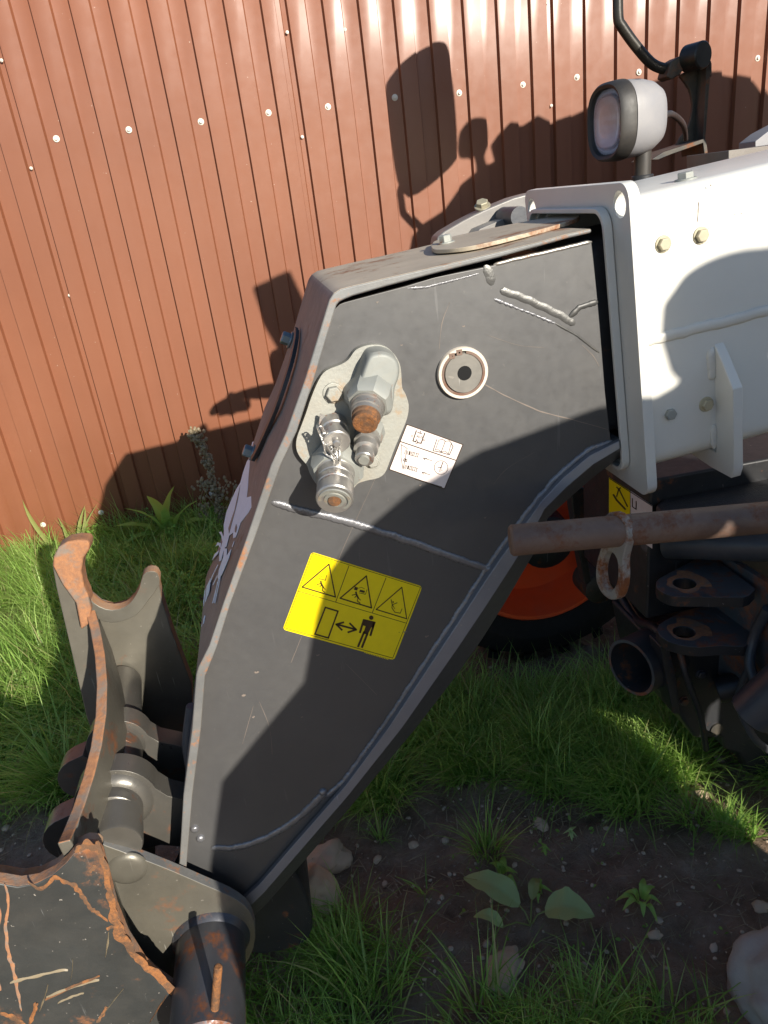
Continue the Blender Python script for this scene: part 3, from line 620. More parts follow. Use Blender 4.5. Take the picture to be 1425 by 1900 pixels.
mk += stroke([(875, 440), (820, 605), (935, 628), (1060, 665), (1115, 545), (1085, 490)], 9.6)+stroke([(905, 450), (960, 435), (1000, 465), (1060, 460), (1090, 490)], 8.0)+stroke([(1000, 465), (940, 625)], 8.0)+stroke([(905, 450), (855, 590), (900, 590), (937, 622), (1000, 610), (1045, 650), (1090, 490)], 6.4)
mk += stroke([(345, 510), (440, 570)], 6.4)+stroke([(355, 515), (350, 700), (380, 880)], 6.4)+stroke([(440, 570), (380, 880)], 6.4)
for ox, oy in ((430, 610), (410, 820)):
    mk += [[(ox+40, oy), (ox+62, oy+6), (ox+50, oy+60), (ox+28, oy+54)]]
    for k in (-15, 5, 22, 78, 100, 120, 150, 175): mk += stroke([(ox+k, oy-8+k*.25), (ox+k-14, oy+45+k*.25)], 6.4)
    mk += stroke([(ox+75, oy+10), (ox+190, oy+45)], 4.8)+stroke([(ox+62, oy+60), (ox+175, oy+92)], 4.8)
    mk += stroke([(ox+300, oy+110), (ox+250, oy+100), (ox+270, oy+130)], 8.0)+stroke([(ox+250, oy+100), (ox+370, oy+140)], 6.4)
mk += stroke([(395, 720), (440, 735), (430, 765), (385, 752)], 8.0, True)+stroke([(420, 725), (408, 760)], 12.8)
mk += stroke(circ(938, 852, 100, 28), 6, True)+stroke([(965, 775), (935, 855)], 11.2)+stroke([(890, 845), (935, 857)], 8.0)+[circ(935, 856, 12, 8)]
for i in range(22): mk += [[(560+i*18, 1010+i*5.6), (572+i*18, 1014+i*5.6), (568+i*18, 1030+i*5.6), (556+i*18, 1026+i*5.6)]]
decal('pictogram', [zw(p) for p in mk], M['ink'], stw, onP(.0009), (0, .0004, 0))
M['tan'] = flat('tan_scratch', (.21, .17, .14), .6)
for k, (p_, w_) in enumerate((([(897, 712), (940, 735), (1000, 762), (1060, 778), (1128, 797)], 1.6), ([(835, 560), (820, 600), (815, 648)], .6), ([(700, 880), (640, 1010), (620, 1060)], .5), ([(1080, 640), (1100, 660), (1112, 680)], .9), ([(990, 840), (940, 870), (915, 900)], .5), ([(480, 1300), (500, 1350), (505, 1400)], .5), ([(640, 1230), (700, 1290)], .5), ([(900, 620), (960, 640), (1010, 645)], .5), ([(560, 1180), (540, 1230)], .7), ([(450, 1380), (470, 1310)], .5))):
    ribbon('scratch', p_, w_*.8, onP(.0004), M['tan'], head, (0, -.0001, 0), seed=k*2.3)
for k, (x, y, r_) in enumerate(((1000, 1180, 3), (780, 900, 2), (452, 1290, 3.5), (470, 1330, 2.5), (752, 1172, 3), (792, 1180, 3), (476, 1247, 4), (860, 605, 2.5), (745, 640, 2), (1040, 620, 3), (590, 1215, 3), (900, 960, 2), (560, 1330, 2), (700, 560, 2))):
    if x < 990: ribbon('paint_chip', [(x-r_, y), (x, y+1), (x+r_, y-1)], r_*.6, onP(.0004), M['tan'], head, (0, -.0001, 0), seed=k*1.3)
M['chip'] = flat('bare_chip', (.25, .2, .15), .6)
onB = lambda P: [atY(*p, .9994) for p in P]
for k, (p_, w_) in enumerate((([(1297, 374), (1296, 392), (1294, 412)], 1.0), ([(1317, 344), (1320, 344)], 1.8), ([(1319, 358), (1320, 359)], 1.4), ([(1362, 399), (1365, 398)], 1.2), ([(1374, 397), (1377, 396)], 1.2), ([(1308, 452), (1320, 448), (1330, 446)], .6), ([(1312, 425), (1322, 420)], .8), ([(1222, 534), (1223, 536)], 1.2))):
    ribbon('paint_chip', p_, w_, onB, M['chip'], boom, (0, -.0001, 0), seed=k)
def lettering(txt, px, pxr, h, mat, par, Y):
    """writing placed on the plate plane with its baseline from px towards pxr"""
    cu = bpy.data.curves.new('lettering', 'FONT'); cu.body = txt; cu.size = h; cu.extrude = .0002
    ob = bpy.data.objects.new('lettering', cu); COL.objects.link(ob)
    dg = bpy.context.evaluated_depsgraph_get(); me = bpy.data.meshes.new_from_object(ob.evaluated_get(dg)); bpy.data.objects.remove(ob)
    A, B = atY(*px, Y), atY(*pxr, Y); x = (B-A).normalized(); y = (-Vector((0, 1, 0))).cross(x)
    me.transform(Matrix(((x.x, y.x, 0, A.x), (x.y, y.y, -1, A.y), (x.z, y.z, 0, A.z), (0, 0, 0, 1))))
    return link('lettering', me, mat, par, smooth=0)
q = zw([(572, 402), (660, 430), (900, 908), (960, 928)])
lettering('AUX', q[0], q[1], .0055, M['ink2'], stw, PY-.001); lettering('5"', q[2], q[3], .0062, M['ink2'], stw, PY-.001)

# ---- work lamp
zl = zz(900, 0, 2.714); LY = 1.62
lc = atY(*zl([(612, 618)])[0], LY); ld = Vector((-1, -.10, -.02)).normalized(); back = -ld
R = .073
lamp = turned('work_lamp', lc+back*.030, back, [(0, R*.98), (.010, R*1.0), (.035, R*.98), (.060, R*.90), (.080, R*.74), (.089, R*.5), (.091, R*.25)], M['lampgrey'], T, n=48, ref=(0, 0, 1), sx=1.02, sy=.95, power=2.7, smooth=50, caps=(0, 1))
turned('bezel', lc+ld*.004, back, [(.012, R*.80), (.0, R*.86), (-.003, R*.94), (.003, R*1.0), (.026, R*1.03), (.030, R*1.03), (.031, R*.97)], M['bezel'], lamp, n=48, ref=(0, 0, 1), sx=1.02, sy=.95, power=2.7, smooth=40, caps=(0, 0))
turned('reflector', lc+back*.045, ld, [(0, R*.2), (.006, R*.45), (.02, R*.72), (.042, R*.84)], M['reflector'], lamp, n=40, ref=(0, 0, 1), sx=1.02, sy=.95, power=2.7, smooth=60, caps=(1, 0))
turned('lens', lc+back*.004, ld, [(0, R*.85), (.002, R*.82), (.007, R*.6), (.009, R*.25)], M['glass'], lamp, n=40, ref=(0, 0, 1), sx=1.02, sy=.95, power=2.7, smooth=60)
plate('lamp_back_cover', zl([(880, 530), (905, 540), (915, 600), (890, 625), (878, 600)]), LY-.02, LY+.02, M['black'], lamp, bevel=.003)
st = atY(*zl([(795, 740)])[0], LY+.0); rod('lamp_stem', st, st-Vector((0, 0, .13)), .018, M['bezel'], lamp)
rod('stem_rib', st-Vector((0, 0, .055)), st-Vector((0, 0, .075)), .024, M['black'], lamp)
bm = bmesh.new(); tube(bm, smooth_loop([tuple(atY(*zl([p])[0], LY+k)) for p, k in (((900, 580), 0), ((940, 575), .05), ((985, 610), .15), ((1005, 650), .3), ((1010, 700), .5))], 4, False), .007, 8)
bm2('lamp_cable', bm, M['black'], lamp, smooth=60)
# ---- mirror on its arm
MY = 2.4
arm_pts = [(960, 325), (920, 342), (885, 342), (830, 312), (752, 222), (690, 135), (672, 100), (668, 0), (668, -90), (700, -150)]
bm = bmesh.new(); tube(bm, smooth_loop([tuple(atY(*zl([p])[0], MY)) for p in arm_pts], 4, False), .0155, 14)
arm = bm2('mirror_arm', bm, M['mirarm'], T, smooth=60)
c1 = atY(*zl([(1005, 292)])[0], MY)
turned('clamp', c1+Vector((.03, -.1, -.005)), Vector((-.35, 1, 0)), [(.03, .034), (.034, .038), (.09, .038), (.094, .034)], M['mirarm'], arm, n=24)
plate('clamp_block', zl([(935, 310), (985, 280), (1000, 350), (985, 375), (940, 400), (915, 385)]), MY-.03, MY+.03, M['bracket'], arm, bevel=.004)
plate('mirror_bracket', smooth_loop(zl([(985, 375), (1060, 340), (1128, 308), (1140, 318), (1130, 420), (1115, 560), (1104, 700), (1060, 715), (965, 745), (985, 690), (1022, 640), (1040, 580), (1045, 520), (1030, 450), (995, 400)]), 2), MY, MY+.012, M['bracket'], arm)
plate('bracket_flange', zl([(1118, 312), (1134, 306), (1142, 318), (1142, 385), (1134, 380), (1110, 700), (1098, 705)]), MY-.05, MY+.012, M['bracket'], arm)
plate('bracket_foot', zl([(835, 805), (900, 765), (1105, 698), (1114, 706), (1122, 770), (1105, 775), (1098, 720), (930, 780), (870, 805)]), MY-.1, MY+.03, M['bracket'], arm)
def fenceback(px, Y): q = atY(*px, FY); q = q+SD*((Y-q.y)/SD.y); return (q.x, q.z)
zf = zz(680, 60, 3.167)
ms = smooth_loop([fenceback(p, MY+.03) for p in zf([(340, 100), (430, 90), (465, 160), (500, 330), (520, 560), (520, 720), (480, 800), (300, 945), (235, 935), (190, 850), (150, 600), (122, 330), (150, 250), (220, 180)])], 3)
plate('mirror_head', ms, MY+.0, MY+.05, M['black'], arm, world=True, bevel=.01, seg=4)
# mirror head added above the frame, cut to cast the square fence shadow
sq = [fenceback(p, 1.05) for p in ((468, 535), (536, 505), (562, 560), (555, 640), (522, 655), (490, 600))]
plate('added_mirror_head', sq, 1.03, 1.07, M['black'], T, world=True, bevel=.006)
# cab (only its lower corner region stands near the frame)
cabp = [fenceback(p, 1.9) for p in ((690, 470), (770, 430), (815, 400), (850, 350), (880, 325), (925, 300), (915, 262), (935, 240), (962, 243), (985, 228), (1010, 240), (1050, 226), (1095, 205), (1180, 172), (1240, 150), (1320, 146), (1390, 160), (1430, 215))]
cx = max(cabp[0][0], 1.42)
cabp = [(max(x, 1.42), z) for x, z in cabp]
cabp += [(3.6, cabp[-1][1]+.1), (3.6, .8), (1.75, .8), (1.75, 1.5)]
plate('cab', cabp, 1.85, 1.95, M['hood'], T, world=True, bevel=.006)
bl = smooth_loop([fenceback(p, 1.9) for p in ((862, 232), (896, 232), (900, 270), (890, 300), (898, 325), (884, 325), (878, 292), (856, 288), (853, 260))], 3)
plate('beacon', bl, 1.87, 1.93, M['black'], T, world=True, bevel=.004)
# hood edge and fender
hood = plate('hood', [(1352, 279), (1425, 270), (1560, 250), (1560, 330), (1352, 330)], 1.45, 1.60, M['bandm'], T)
plate('hood_panel', [(1402, 262), (1425, 244), (1600, 150), (1600, 280), (1402, 275)], 1.62, 1.68, M['lampgrey'], hood)
fp = [(812, 440), (840, 420), (880, 398), (930, 376), (985, 358), (1100, 345), (1100, 400), (985, 392), (930, 405), (880, 428), (850, 455), (815, 465)]
fen = plate('fender', smooth_loop(fp, 2), 1.66, 1.72, M['hood'], T, bevel=.004)
fp2 = [(875, 445), (890, 425), (940, 404), (1000, 392), (1000, 425), (940, 432)]
plate('fender_lip', fp2, 1.60, 1.665, M['hood'], fen)
for q in ((895, 383), (938, 389), (925, 395)):
    hexbolt('bolt', atY(*q, 1.68), (-.2, -.5, 1), .014, M['boltw'], fen)
turned('fender_hinge', atY(965, 402, 1.55), (0, 1, 0), [(0, .02), (.1, .02)], M['hose'], fen)

# ---- wheel beyond the boom
wc = atY(1012, 1000, 1.95); wc.z = .44; WY = 1.92
rimb = atY(1012, 1139, WY); wc.x = rimb.x; Rr = wc.z-rimb.z

TR = wc.z-.005
prof = [(0, Rr+.005), (-.012, Rr+.02), (-.03, Rr+.06), (-.03, TR-.09), (-.01, TR-.03), (.03, TR-.008), (.20, TR-.004), (.28, TR-.03), (.31, TR-.09), (.31, Rr+.06), (.28, Rr)]
wheel = turned('wheel', (wc.x, WY, wc.z), (0, 1, 0), prof, M['rubber'], T, n=72, smooth=40, caps=(0, 0))
bm = bmesh.new()
for k in range(22):
    a = 2*math.pi*k/22
    for sgn, y0, da in ((1, .00, 0), (-1, .15, math.pi/22)):
        c, s_ = math.cos(a+da), math.sin(a+da); rad = Vector((c, 0, s_)); tan = Vector((-s_, 0, c))
        P0 = Vector((wc.x, WY+y0, wc.z))+rad*(TR-.015); P1 = Vector((wc.x, WY+y0+.13, wc.z))+rad*(TR-.01)+tan*.05*sgn
        q = [P0-tan*.018, P0+tan*.018, P1+tan*.014, P1-tan*.014]; slab(bm, [q], rad*.024, 0)
bm2('tread_lug', bm, M['rubber'], wheel, bevel=.003)
rim = turned('rim', (wc.x, WY, wc.z), (0, 1, 0), [(-.008, Rr+.012), (-.014, Rr+.006), (-.012, Rr-.004), (.01, Rr-.012), (.05, Rr-.022), (.10, Rr-.045), (.105, Rr-.09), (.09, .09), (.06, .085), (.05, .02)], M['orange'], wheel, n=72, smooth=40, caps=(0, 1))
ax0 = atY(1105, 1085, 1.8); 
turned('wheel_hub', (wc.x, WY-.06, wc.z), (0, 1, 0), [(0, .05), (.02, .085), (.12, .09)], M['black'], wheel, n=24)
turned('axle_housing', atY(1118, 1095, 1.78), (0, 1, 0), [(0, .03), (.01, .05), (.1, .052)], M['bracket'], T, n=24)
plate('steering_link', [(1060, 905), (1085, 905), (1088, 930), (1092, 1040), (1098, 1080), (1086, 1085), (1076, 1035), (1062, 940)], 1.72, 1.76, M['bracket'], T, bevel=.004)

# ---- chassis
YC = 1.28; Xc = atY(1210, 940, YC).x
def atX(a, b, X): d = ray(a, b); return EYE+d*(X/d.x)
z5 = zz(1080, 1000, 4.13)
def box(bm, x0, x1, y0, y1, z0, z1): bmesh.ops.create_cube(bm, size=1, matrix=Matrix.Translation(((x0+x1)/2, (y0+y1)/2, (z0+z1)/2)) @ Matrix.Diagonal((x1-x0, y1-y0, z1-z0, 1)))
bm = bmesh.new(); zt = atX(1168, 890, Xc).z+.03
box(bm, Xc, 3.4, YC+.01, 1.62, .52, zt)
ch = bm2('chassis', bm, M['black'], T, bevel=.006)
def atn_(p, off=0.0): return [atX(*q, Xc-off) for q in p]
cst = decal('warning_sticker', [[(1130, 886), (1169, 911), (1169, 990), (1130, 965)]], M['yellow'], ch, lambda p: atn_(p, .001), (.0004, 0, 0))
c2 = decal('instruction_sticker', [[(1170, 911), (1210, 938), (1210, 1018), (1170, 991)]], M['stickw'], ch, lambda p: atn_(p, .001), (.0004, 0, 0))
mk = stroke([(1144, 921), (1148, 907), (1164, 940)], 2)+stroke([(1138, 918), (1144, 928), (1160, 945)], 3)+stroke([(1144, 904), (1148, 908), (1151, 905)], 2)+stroke([(1131, 888), (1210, 939)], 1.2)
mk += stroke([(1173, 925), (1173, 940), (1180, 945), (1180, 930)], 1.5)
decal('pictogram', mk, M['ink'], cst, lambda p: atn_(p, .0018), (.0004, 0, 0))
# textured cover under the boom
bm = bmesh.new(); tp = [atY(1232, 905, 1.30), atY(1425, 830, 1.36), atY(1700, 760, 1.36), atY(1700, 950, 1.12), atY(1425, 955, 1.16), atY(1240, 965, 1.20), atY(1215, 950, 1.27)]
slab(bm, [[Vector((p.x, p.y, tp[0].z-.02)) for p in tp]], (0, 0, -.05), 0)
bm2('textured_cover', bm, M['textured'], ch, bevel=.01)
hz = atY(1300, 1010, 1.16)
p0, p1 = atY(1235, 1005, 1.30), atY(1470, 1010, 1.12)
rod('hydraulic_hose', p0, p1, .036, M['hose'], ch, n=28)
rod('hydraulic_hose', atY(1395, 1325, 1.02), atY(1500, 1230, .98), .045, M['hose'], ch, n=28)
rod('hydraulic_hose', atY(1330, 1280, 1.2), atY(1460, 1250, 1.15), .03, M['black'], ch, n=20)
hol = atY(1270, 1083, 1.2)
def atZl(pts, Z): return [atZ(*p, Z) for p in z5(pts)]
def flatplate(name, pts, hole_, Z, th, mats, par):
    bm = bmesh.new(); L = [atZl(smooth_loop(pts, 1), Z)]
    if hole_: L.append([hole_+Vector((.0225*math.cos(t), .0225*math.sin(t), 0)) for t in np.arange(0, 6.28, .35)])
    slab(bm, L, (0, 0, -th), 1); return bm2(name, bm, mats, par, bevel=.0015)
lz = hol.z; hc_ = atZ(1270, 1083, lz)
lug = flatplate('lug_plate', [(566, 345), (572, 322), (590, 302), (630, 280), (870, 150), (905, 110), (1000, 130), (1330, 380), (1290, 425), (1240, 446), (720, 442), (660, 430), (600, 400), (572, 375)], hc_, lz, .024, [M['blackr'], M['black']], T)
sp = hc_-Vector((0, 0, 1))
h2 = atZ(1269, 1173, atY(1269, 1173, hc_.y).z)
flatplate('lug_plate', [(570, 700), (590, 655), (640, 620), (760, 560), (900, 520), (1100, 520), (1330, 640), (1300, 800), (1240, 824), (1060, 818), (900, 830), (760, 815), (660, 785), (600, 745)], h2, h2.z, .024, [M['blackr'], M['black']], lug)
for hh, zz_ in ((hc_, lz), (h2, h2.z)):
    bm = bmesh.new(); a0, b0 = [], []
    for k in range(49):
        t = 2*math.pi*k/48; d_ = Vector((math.cos(t), math.sin(t), 0)); r1 = .034+.010*noise.noise(Vector((math.cos(t)*1.5, math.sin(t)*1.5, zz_*9)))+(.02 if math.cos(t-.3) > .5 else 0)+.003*noise.noise(Vector((k, 0, 0)))
        a0.append(bm.verts.new(Vector((hh.x, hh.y, zz_+.0008))+d_*.0232)); b0.append(bm.verts.new(Vector((hh.x, hh.y, zz_+.0004))+d_*r1))
    for k in range(48): bm.faces.new((a0[k], b0[k], b0[k+1], a0[k+1]))
    bm2('rust_scab', bm, M['rust'], lug, smooth=0)
# upright ridge plate behind the lugs
ra, rb = atZ(*z5([(960, 62)])[0], lz+.012), atZ(*z5([(1420, 350)])[0], lz+.012)
rdir = (rb-ra).normalized(); rn = Vector((-rdir.y, rdir.x, 0))
if rn.y < 0: rn = -rn
bm = bmesh.new(); slab(bm, [[ra-rdir*.01+Vector((0, 0, .003)), rb+rdir*.12+Vector((0, 0, .003)), rb+rdir*.12-Vector((0, 0, .34)), ra-rdir*.01-Vector((0, 0, .34))]], rn*.016, 0)
bm2('upright_plate', bm, M['blackr'], lug, bevel=.002)
bq = atY(*z5([(1240, 650)])[0], hc_.y-.02)
hexbolt('bolt', bq+Vector((.02, .03, 0)), Vector((-.5, -.8, .1)), .017, M['boltw'], lug)
hexbolt('bolt', atY(*z5([(1280, 800)])[0], hc_.y-.04), Vector((-.3, -.8, .3)), .012, M['pin'], lug)
# open tube end and the dark axle body
tc_ = atY(*z5([(375, 985)])[0], 1.26); td = Vector((-1, -.38, .06)).normalized()
tubeo = turned('open_tube', tc_, -td, [(0, .058), (.001, .064), (.006, .066), (.16, .066), (.165, .05), (.16, .04), (.02, .055), (0, .058)], M['black'], T, n=40)
bm = bmesh.new(); lathe(bm, tc_+td*.0006, td, [(0, .0655), (.0006, .0655), (.0006, .0585), (0, .0585), (0, .0655)], n=40)
bm2('tube_rim', bm, M['blackr'], tubeo)
ab = [(1232, 1215), (1300, 1200), (1425, 1195), (1560, 1190), (1560, 1480), (1425, 1445), (1392, 1440), (1370, 1400), (1345, 1392), (1338, 1370), (1290, 1372), (1262, 1330), (1245, 1290)]
axb = plate('axle_body', ab, 1.24, 1.5, M['black'], T, bevel=.01)
turned('axle_plug', atY(1329, 1352, 1.24), (0, -1, 0), [(-.002, .017), (.004, .016), (.005, .009)], M['bracket'], axb, n=20)
for k, pth in enumerate((((1262, 1210, 1.19), (1275, 1260, 1.17), (1300, 1330, 1.17), (1310, 1390, 1.2)), ((1425, 1130, 1.1), (1400, 1180, 1.12), (1392, 1240, 1.1), (1425, 1300, 1.05)), ((1150, 1100, 1.5), (1180, 1150, 1.4), (1215, 1165, 1.3), (1240, 1190, 1.25)), ((1390, 1240, 1.1), (1370, 1300, 1.12), (1400, 1370, 1.1), (1440, 1400, 1.1)))):
    bm = bmesh.new(); tube(bm, smooth_loop([tuple(atY(*p)) for p in pth], 5, False), (.007, .011, .012, .008)[k], 10); bm2('hydraulic_hose', bm, M['hose'] if k % 2 else M['black'], axb, smooth=60)
for q in ((1372, 1215), (1268, 1300), (1300, 1250)): hexbolt('bolt', atY(*q, 1.24), (0, -1, 0), .010, M['pin'], axb)
plate('axle_rib', [(1225, 1200), (1240, 1196), (1256, 1260), (1262, 1325), (1250, 1325), (1238, 1270)], 1.2, 1.25, M['black'], axb, bevel=.003)

bm = bmesh.new(); box(bm, 1.31, 3.4, .10, .48, .30, 1.16)  # unseen box added to keep the sun off chassis and axle
bm2('shade_pod', bm, M['hood'], T, bevel=.04, seg=4)
# ---- locking pin bar with its ring handle
ba, bb = atD(946, 1003, 1.0), atD(1425, 960, .985); bd = (bb-ba).normalized()
bar = rod('locking_pin', ba, ba+bd*1.0, .0218, M['bar'], T, n=36, c=.003)
ctr = ba+bd*((atD(1142, 984, .99)-ba).length)
dn = (Vector((0, 0, -1))-bd*bd.z*-1).normalized(); dn = (dn+bd*-.10).normalized(); nrm_ = (bd+dn*.12)
vw_ = ray(1140, 1010).normalized(); rn_ = (-bd*.80-vw_*.42); rn_ = (rn_-dn*rn_.dot(dn)).normalized(); sd2 = rn_.cross(dn).normalized(); bdn = -rn_
def P2(u, v): return ctr+sd2*u*.96+dn*v*.91
o_ = [(-.026*math.sin(t), -.026*math.cos(t)) for t in np.linspace(-1.75, 1.75, 13)]
low = [(-.024, .018), (-.0225, .04)]+[(.031*math.cos(t)*-1, .078+.034*math.sin(t)) for t in np.linspace(-.25, math.pi+.25, 16)]+[(.0225, .04), (.024, .018)]
L_out = [P2(u, v) for u, v in [( -a, b) for a, b in o_[::-1]]+[(-x, y) for x, y in low]]
pts_o = smooth_loop([(0, -.0285), (.019, -.022), (.0275, -.005), (.0265, .015), (.0245, .035), (.029, .055), (.031, .078), (.026, .100), (.012, .112), (-.0, .114), (-.012, .112), (-.026, .100), (-.031, .078), (-.029, .055), (-.0245, .035), (-.0265, .015), (-.0275, -.005), (-.019, -.022)], 2)
pts_h = smooth_loop([(0, .036), (.012, .042), (.018, .060), (.018, .080), (.010, .097), (0, .101), (-.010, .097), (-.018, .080), (-.018, .060), (-.012, .042)], 2)
bm = bmesh.new(); slab(bm, [[P2(*p) for p in pts_o], [P2(*p) for p in pts_h]], bdn*.013 if bdn.dot(bd) > 0 else -bdn*.013, 0)
bm2('ring_handle', bm, M['ring'], bar, bevel=.003, seg=3)

# ---- tool carrier with two open hooks
r3 = zz(0, 950, 2.85); r4 = zz(0, 1400, 2.375)
NY = .865
near = [(-130, 1590), (-100, 1618), (-40, 1636), (0, 1640), (34, 1646), (67, 1640), (97, 1625), (122, 1603), (136, 1586), (158, 1577), (178, 1578), (188, 1590), (202, 1640), (214, 1690), (236, 1745), (268, 1795), (318, 1848), (372, 1895), (412, 1925), (420, 2050), (300, 2120), (-120, 2120), (-150, 1900), (-140, 1700)]
car = plate('tool_carrier', near, NY, NY+.022, [M['rustdark'], M['rust']], T, bevel=.003, seg=3)
sad = [(-130, 1590), (-100, 1618), (-40, 1636), (0, 1640), (34, 1646), (67, 1640), (97, 1625), (122, 1603), (136, 1586), (158, 1577), (178, 1578), (186, 1586), (180, 1600), (155, 1600), (140, 1612), (110, 1640), (70, 1658), (34, 1664), (-40, 1654), (-100, 1636), (-136, 1606)]
plate('hook_saddle', sad, NY+.0215, NY+.058, M['saddle'], car, bevel=.004, seg=3)
# rusty weld lines and scars lying on the near plate
def NP(pts, off=.001): return [atY(*p, NY-off) for p in r4(pts)]
NPf = lambda P, off=.0004: [atY(*p, NY-off) for p in r4(P)]
for k, (pth, w_) in enumerate((([(232, 535), (290, 560), (340, 590), (375, 640), (400, 680), (430, 700), (475, 735)], 15), ([(20, 570), (38, 650), (25, 760), (40, 880), (60, 960), (80, 1060), (95, 1130)], 11),
        ([(430, 380), (462, 500), (490, 640), (520, 760), (590, 880), (690, 975), (800, 1080), (910, 1180)], 26), ([(330, 430), (380, 405), (440, 420)], 22), ([(395, 520), (410, 500), (425, 490)], 9), ([(470, 770), (500, 760), (540, 800)], 12), ([(120, 560), (180, 590), (240, 540)], 10), ([(-20, 590), (-10, 720), (-20, 900), (0, 1040)], 12), ([(425, 1180), (455, 1140), (470, 1110)], 10), ([(1, 1140), (60, 1160), (110, 1190)], 16))):
    ribbon('rust_scab', pth, w_, NPf, M['rustorange'] if k not in (1, 7) else M['rust'], car, (0, -.0007, 0), seed=k*3.1)
for k, (a, b_) in enumerate((((45, 1005), (300, 948)), ((200, 1080), (440, 975)), ((205, 1068), (438, 992)), ((255, 1095), (370, 1050)), ((130, 1190), (160, 1092)), ((175, 1130), (212, 1012)), ((450, 1150), (545, 1030)), ((310, 1000), (320, 900)), ((465, 890), (478, 780)), ((660, 1180), (735, 1060)))):
    ribbon('dry_straw', [a, ((a[0]+b_[0])/2+4, (a[1]+b_[1])/2-6), b_], (9, 9, 7, 5, 14, 4, 2, 2, 4, 3)[k], NPf, M['rustorange'] if k in (1, 4, 9) else M['dry'], car, (0, -.002, 0), seed=k*5.7)
# far hook
FYh = 1.44
far = [(97, 1050), (99, 1034), (108, 1016), (124, 1006), (145, 1002), (163, 1003), (167, 1010), (166, 1020), (155, 1036), (151, 1060), (156, 1088), (166, 1110), (184, 1125), (208, 1132), (232, 1126), (247, 1112), (258, 1092), (264, 1068), (276, 1060), (290, 1064), (300, 1110), (318, 1170), (356, 1270), (362, 1440), (200, 1440), (160, 1330), (130, 1200), (104, 1090)]
fh = plate('far_hook_plate', far, FYh, FYh+.035, [M['carrier'], M['rust']], car, bevel=.003, seg=3)
lip = [(97, 1050), (99, 1034), (108, 1016), (124, 1006), (145, 1002), (163, 1003), (167, 1010), (166, 1020), (155, 1036), (151, 1060), (156, 1088), (163, 1104), (170, 1130), (164, 1160), (150, 1170), (140, 1120), (115, 1085)]
plate('hook_lip', lip, FYh-.04, FYh+.001, [M['rust'], M['rust']], fh, bevel=.005, seg=3)
plate('hook_saddle', smooth_loop([(156, 1088), (166, 1110), (184, 1125), (208, 1132), (232, 1126), (247, 1112), (258, 1092), (266, 1066), (280, 1060), (292, 1064), (296, 1085), (275, 1115), (255, 1140), (230, 1152), (205, 1156), (180, 1148), (162, 1125)], 2), FYh-.028, FYh+.001, [M['carrier'], M['saddle']], fh, bevel=.005, seg=3)
# curved cross plate between the two hooks
st_ = [(163, 1118, 1.435), (176, 1165, 1.37), (185, 1215, 1.295), (189, 1270, 1.215), (187, 1325, 1.15), (178, 1385, 1.085), (164, 1440, 1.03), (146, 1495, .975), (128, 1540, .925), (118, 1562, .89)]
C_ = [atY(a, b_, y) for a, b_, y in st_]
bm = bmesh.new(); rows = []
for i, p in enumerate(C_):
    rows.append([bm.verts.new(p+Vector((-.010, 0, 0))), bm.verts.new(p+Vector((.010, 0, .001))), bm.verts.new(p+Vector((.018, 0, -.12))), bm.verts.new(p+Vector((.012, 0, -.36))), bm.verts.new(p+Vector((-.010, 0, -.36))), bm.verts.new(p+Vector((-.004, 0, -.12)))])
for A, B in zip(rows, rows[1:]):
    for i in range(6):
        f = bm.faces.new((A[i], A[(i+1) % 6], B[(i+1) % 6], B[i])); f.material_index = 1 if i == 0 else 0
bm.faces.new(rows[0]); bm.faces.new(rows[-1]); bmesh.ops.recalc_face_normals(bm, faces=bm.faces)
bm2('cross_plate', bm, [M['carrier'], M['rust']], car, bevel=.003, seg=3, smooth=40)
# cross tube and the two lugs
cA = atY(214, 1572, .975); cd = Vector((-.12, 1, .045)).normalized(); cd = cd/cd.y
ct = turned('cross_tube', cA, cd, [(0, .043), (.005, .045), (.46, .045)], M['tubem'], car, n=40)
for i, (y0, th, r_) in enumerate(((1.075, .045, .072), (1.225, .045, .060))):
    q_ = cA+cd*(y0-.975); cx_, cz_ = q_.x, q_.z
    L = []
    for t in np.linspace(math.radians(10), math.radians(200), 22): L.append((cx_+r_*math.cos(t), cz_+r_*math.sin(t)))
    L += [(cx_-r_-.01, cz_-.005)]+[(cx_-r_-.022+.05*math.cos(t), cz_-.06+.05*math.sin(t)) for t in np.linspace(math.radians(110), math.radians(280), 10)]+[(cx_-.03, cz_-.12), (cx_+.05, cz_-.12), (cx_+.16, cz_-.17), (cx_+.26, cz_-.16), (cx_+.27, cz_-.09), (cx_+.17, cz_-.065), (cx_+r_+.015, cz_-.01)]
    lg = plate('pivot_lug', L, y0, y0+th, [M['tubem'], M['tubem']], car, world=True, bevel=.008, seg=3)
    turned('lug_collar', (cx_, y0-.014, cz_), (0, 1, 0), [(0, .045), (.005, r_-.014), (.015, r_-.008)], M['tubem'], lg, n=36)
    turned('lug_collar', (cx_, y0-.040, cz_), (0, 1, 0), [(0, .0435), (.003, .0475), (.028, .0475)], M['tubem'], lg, n=36)
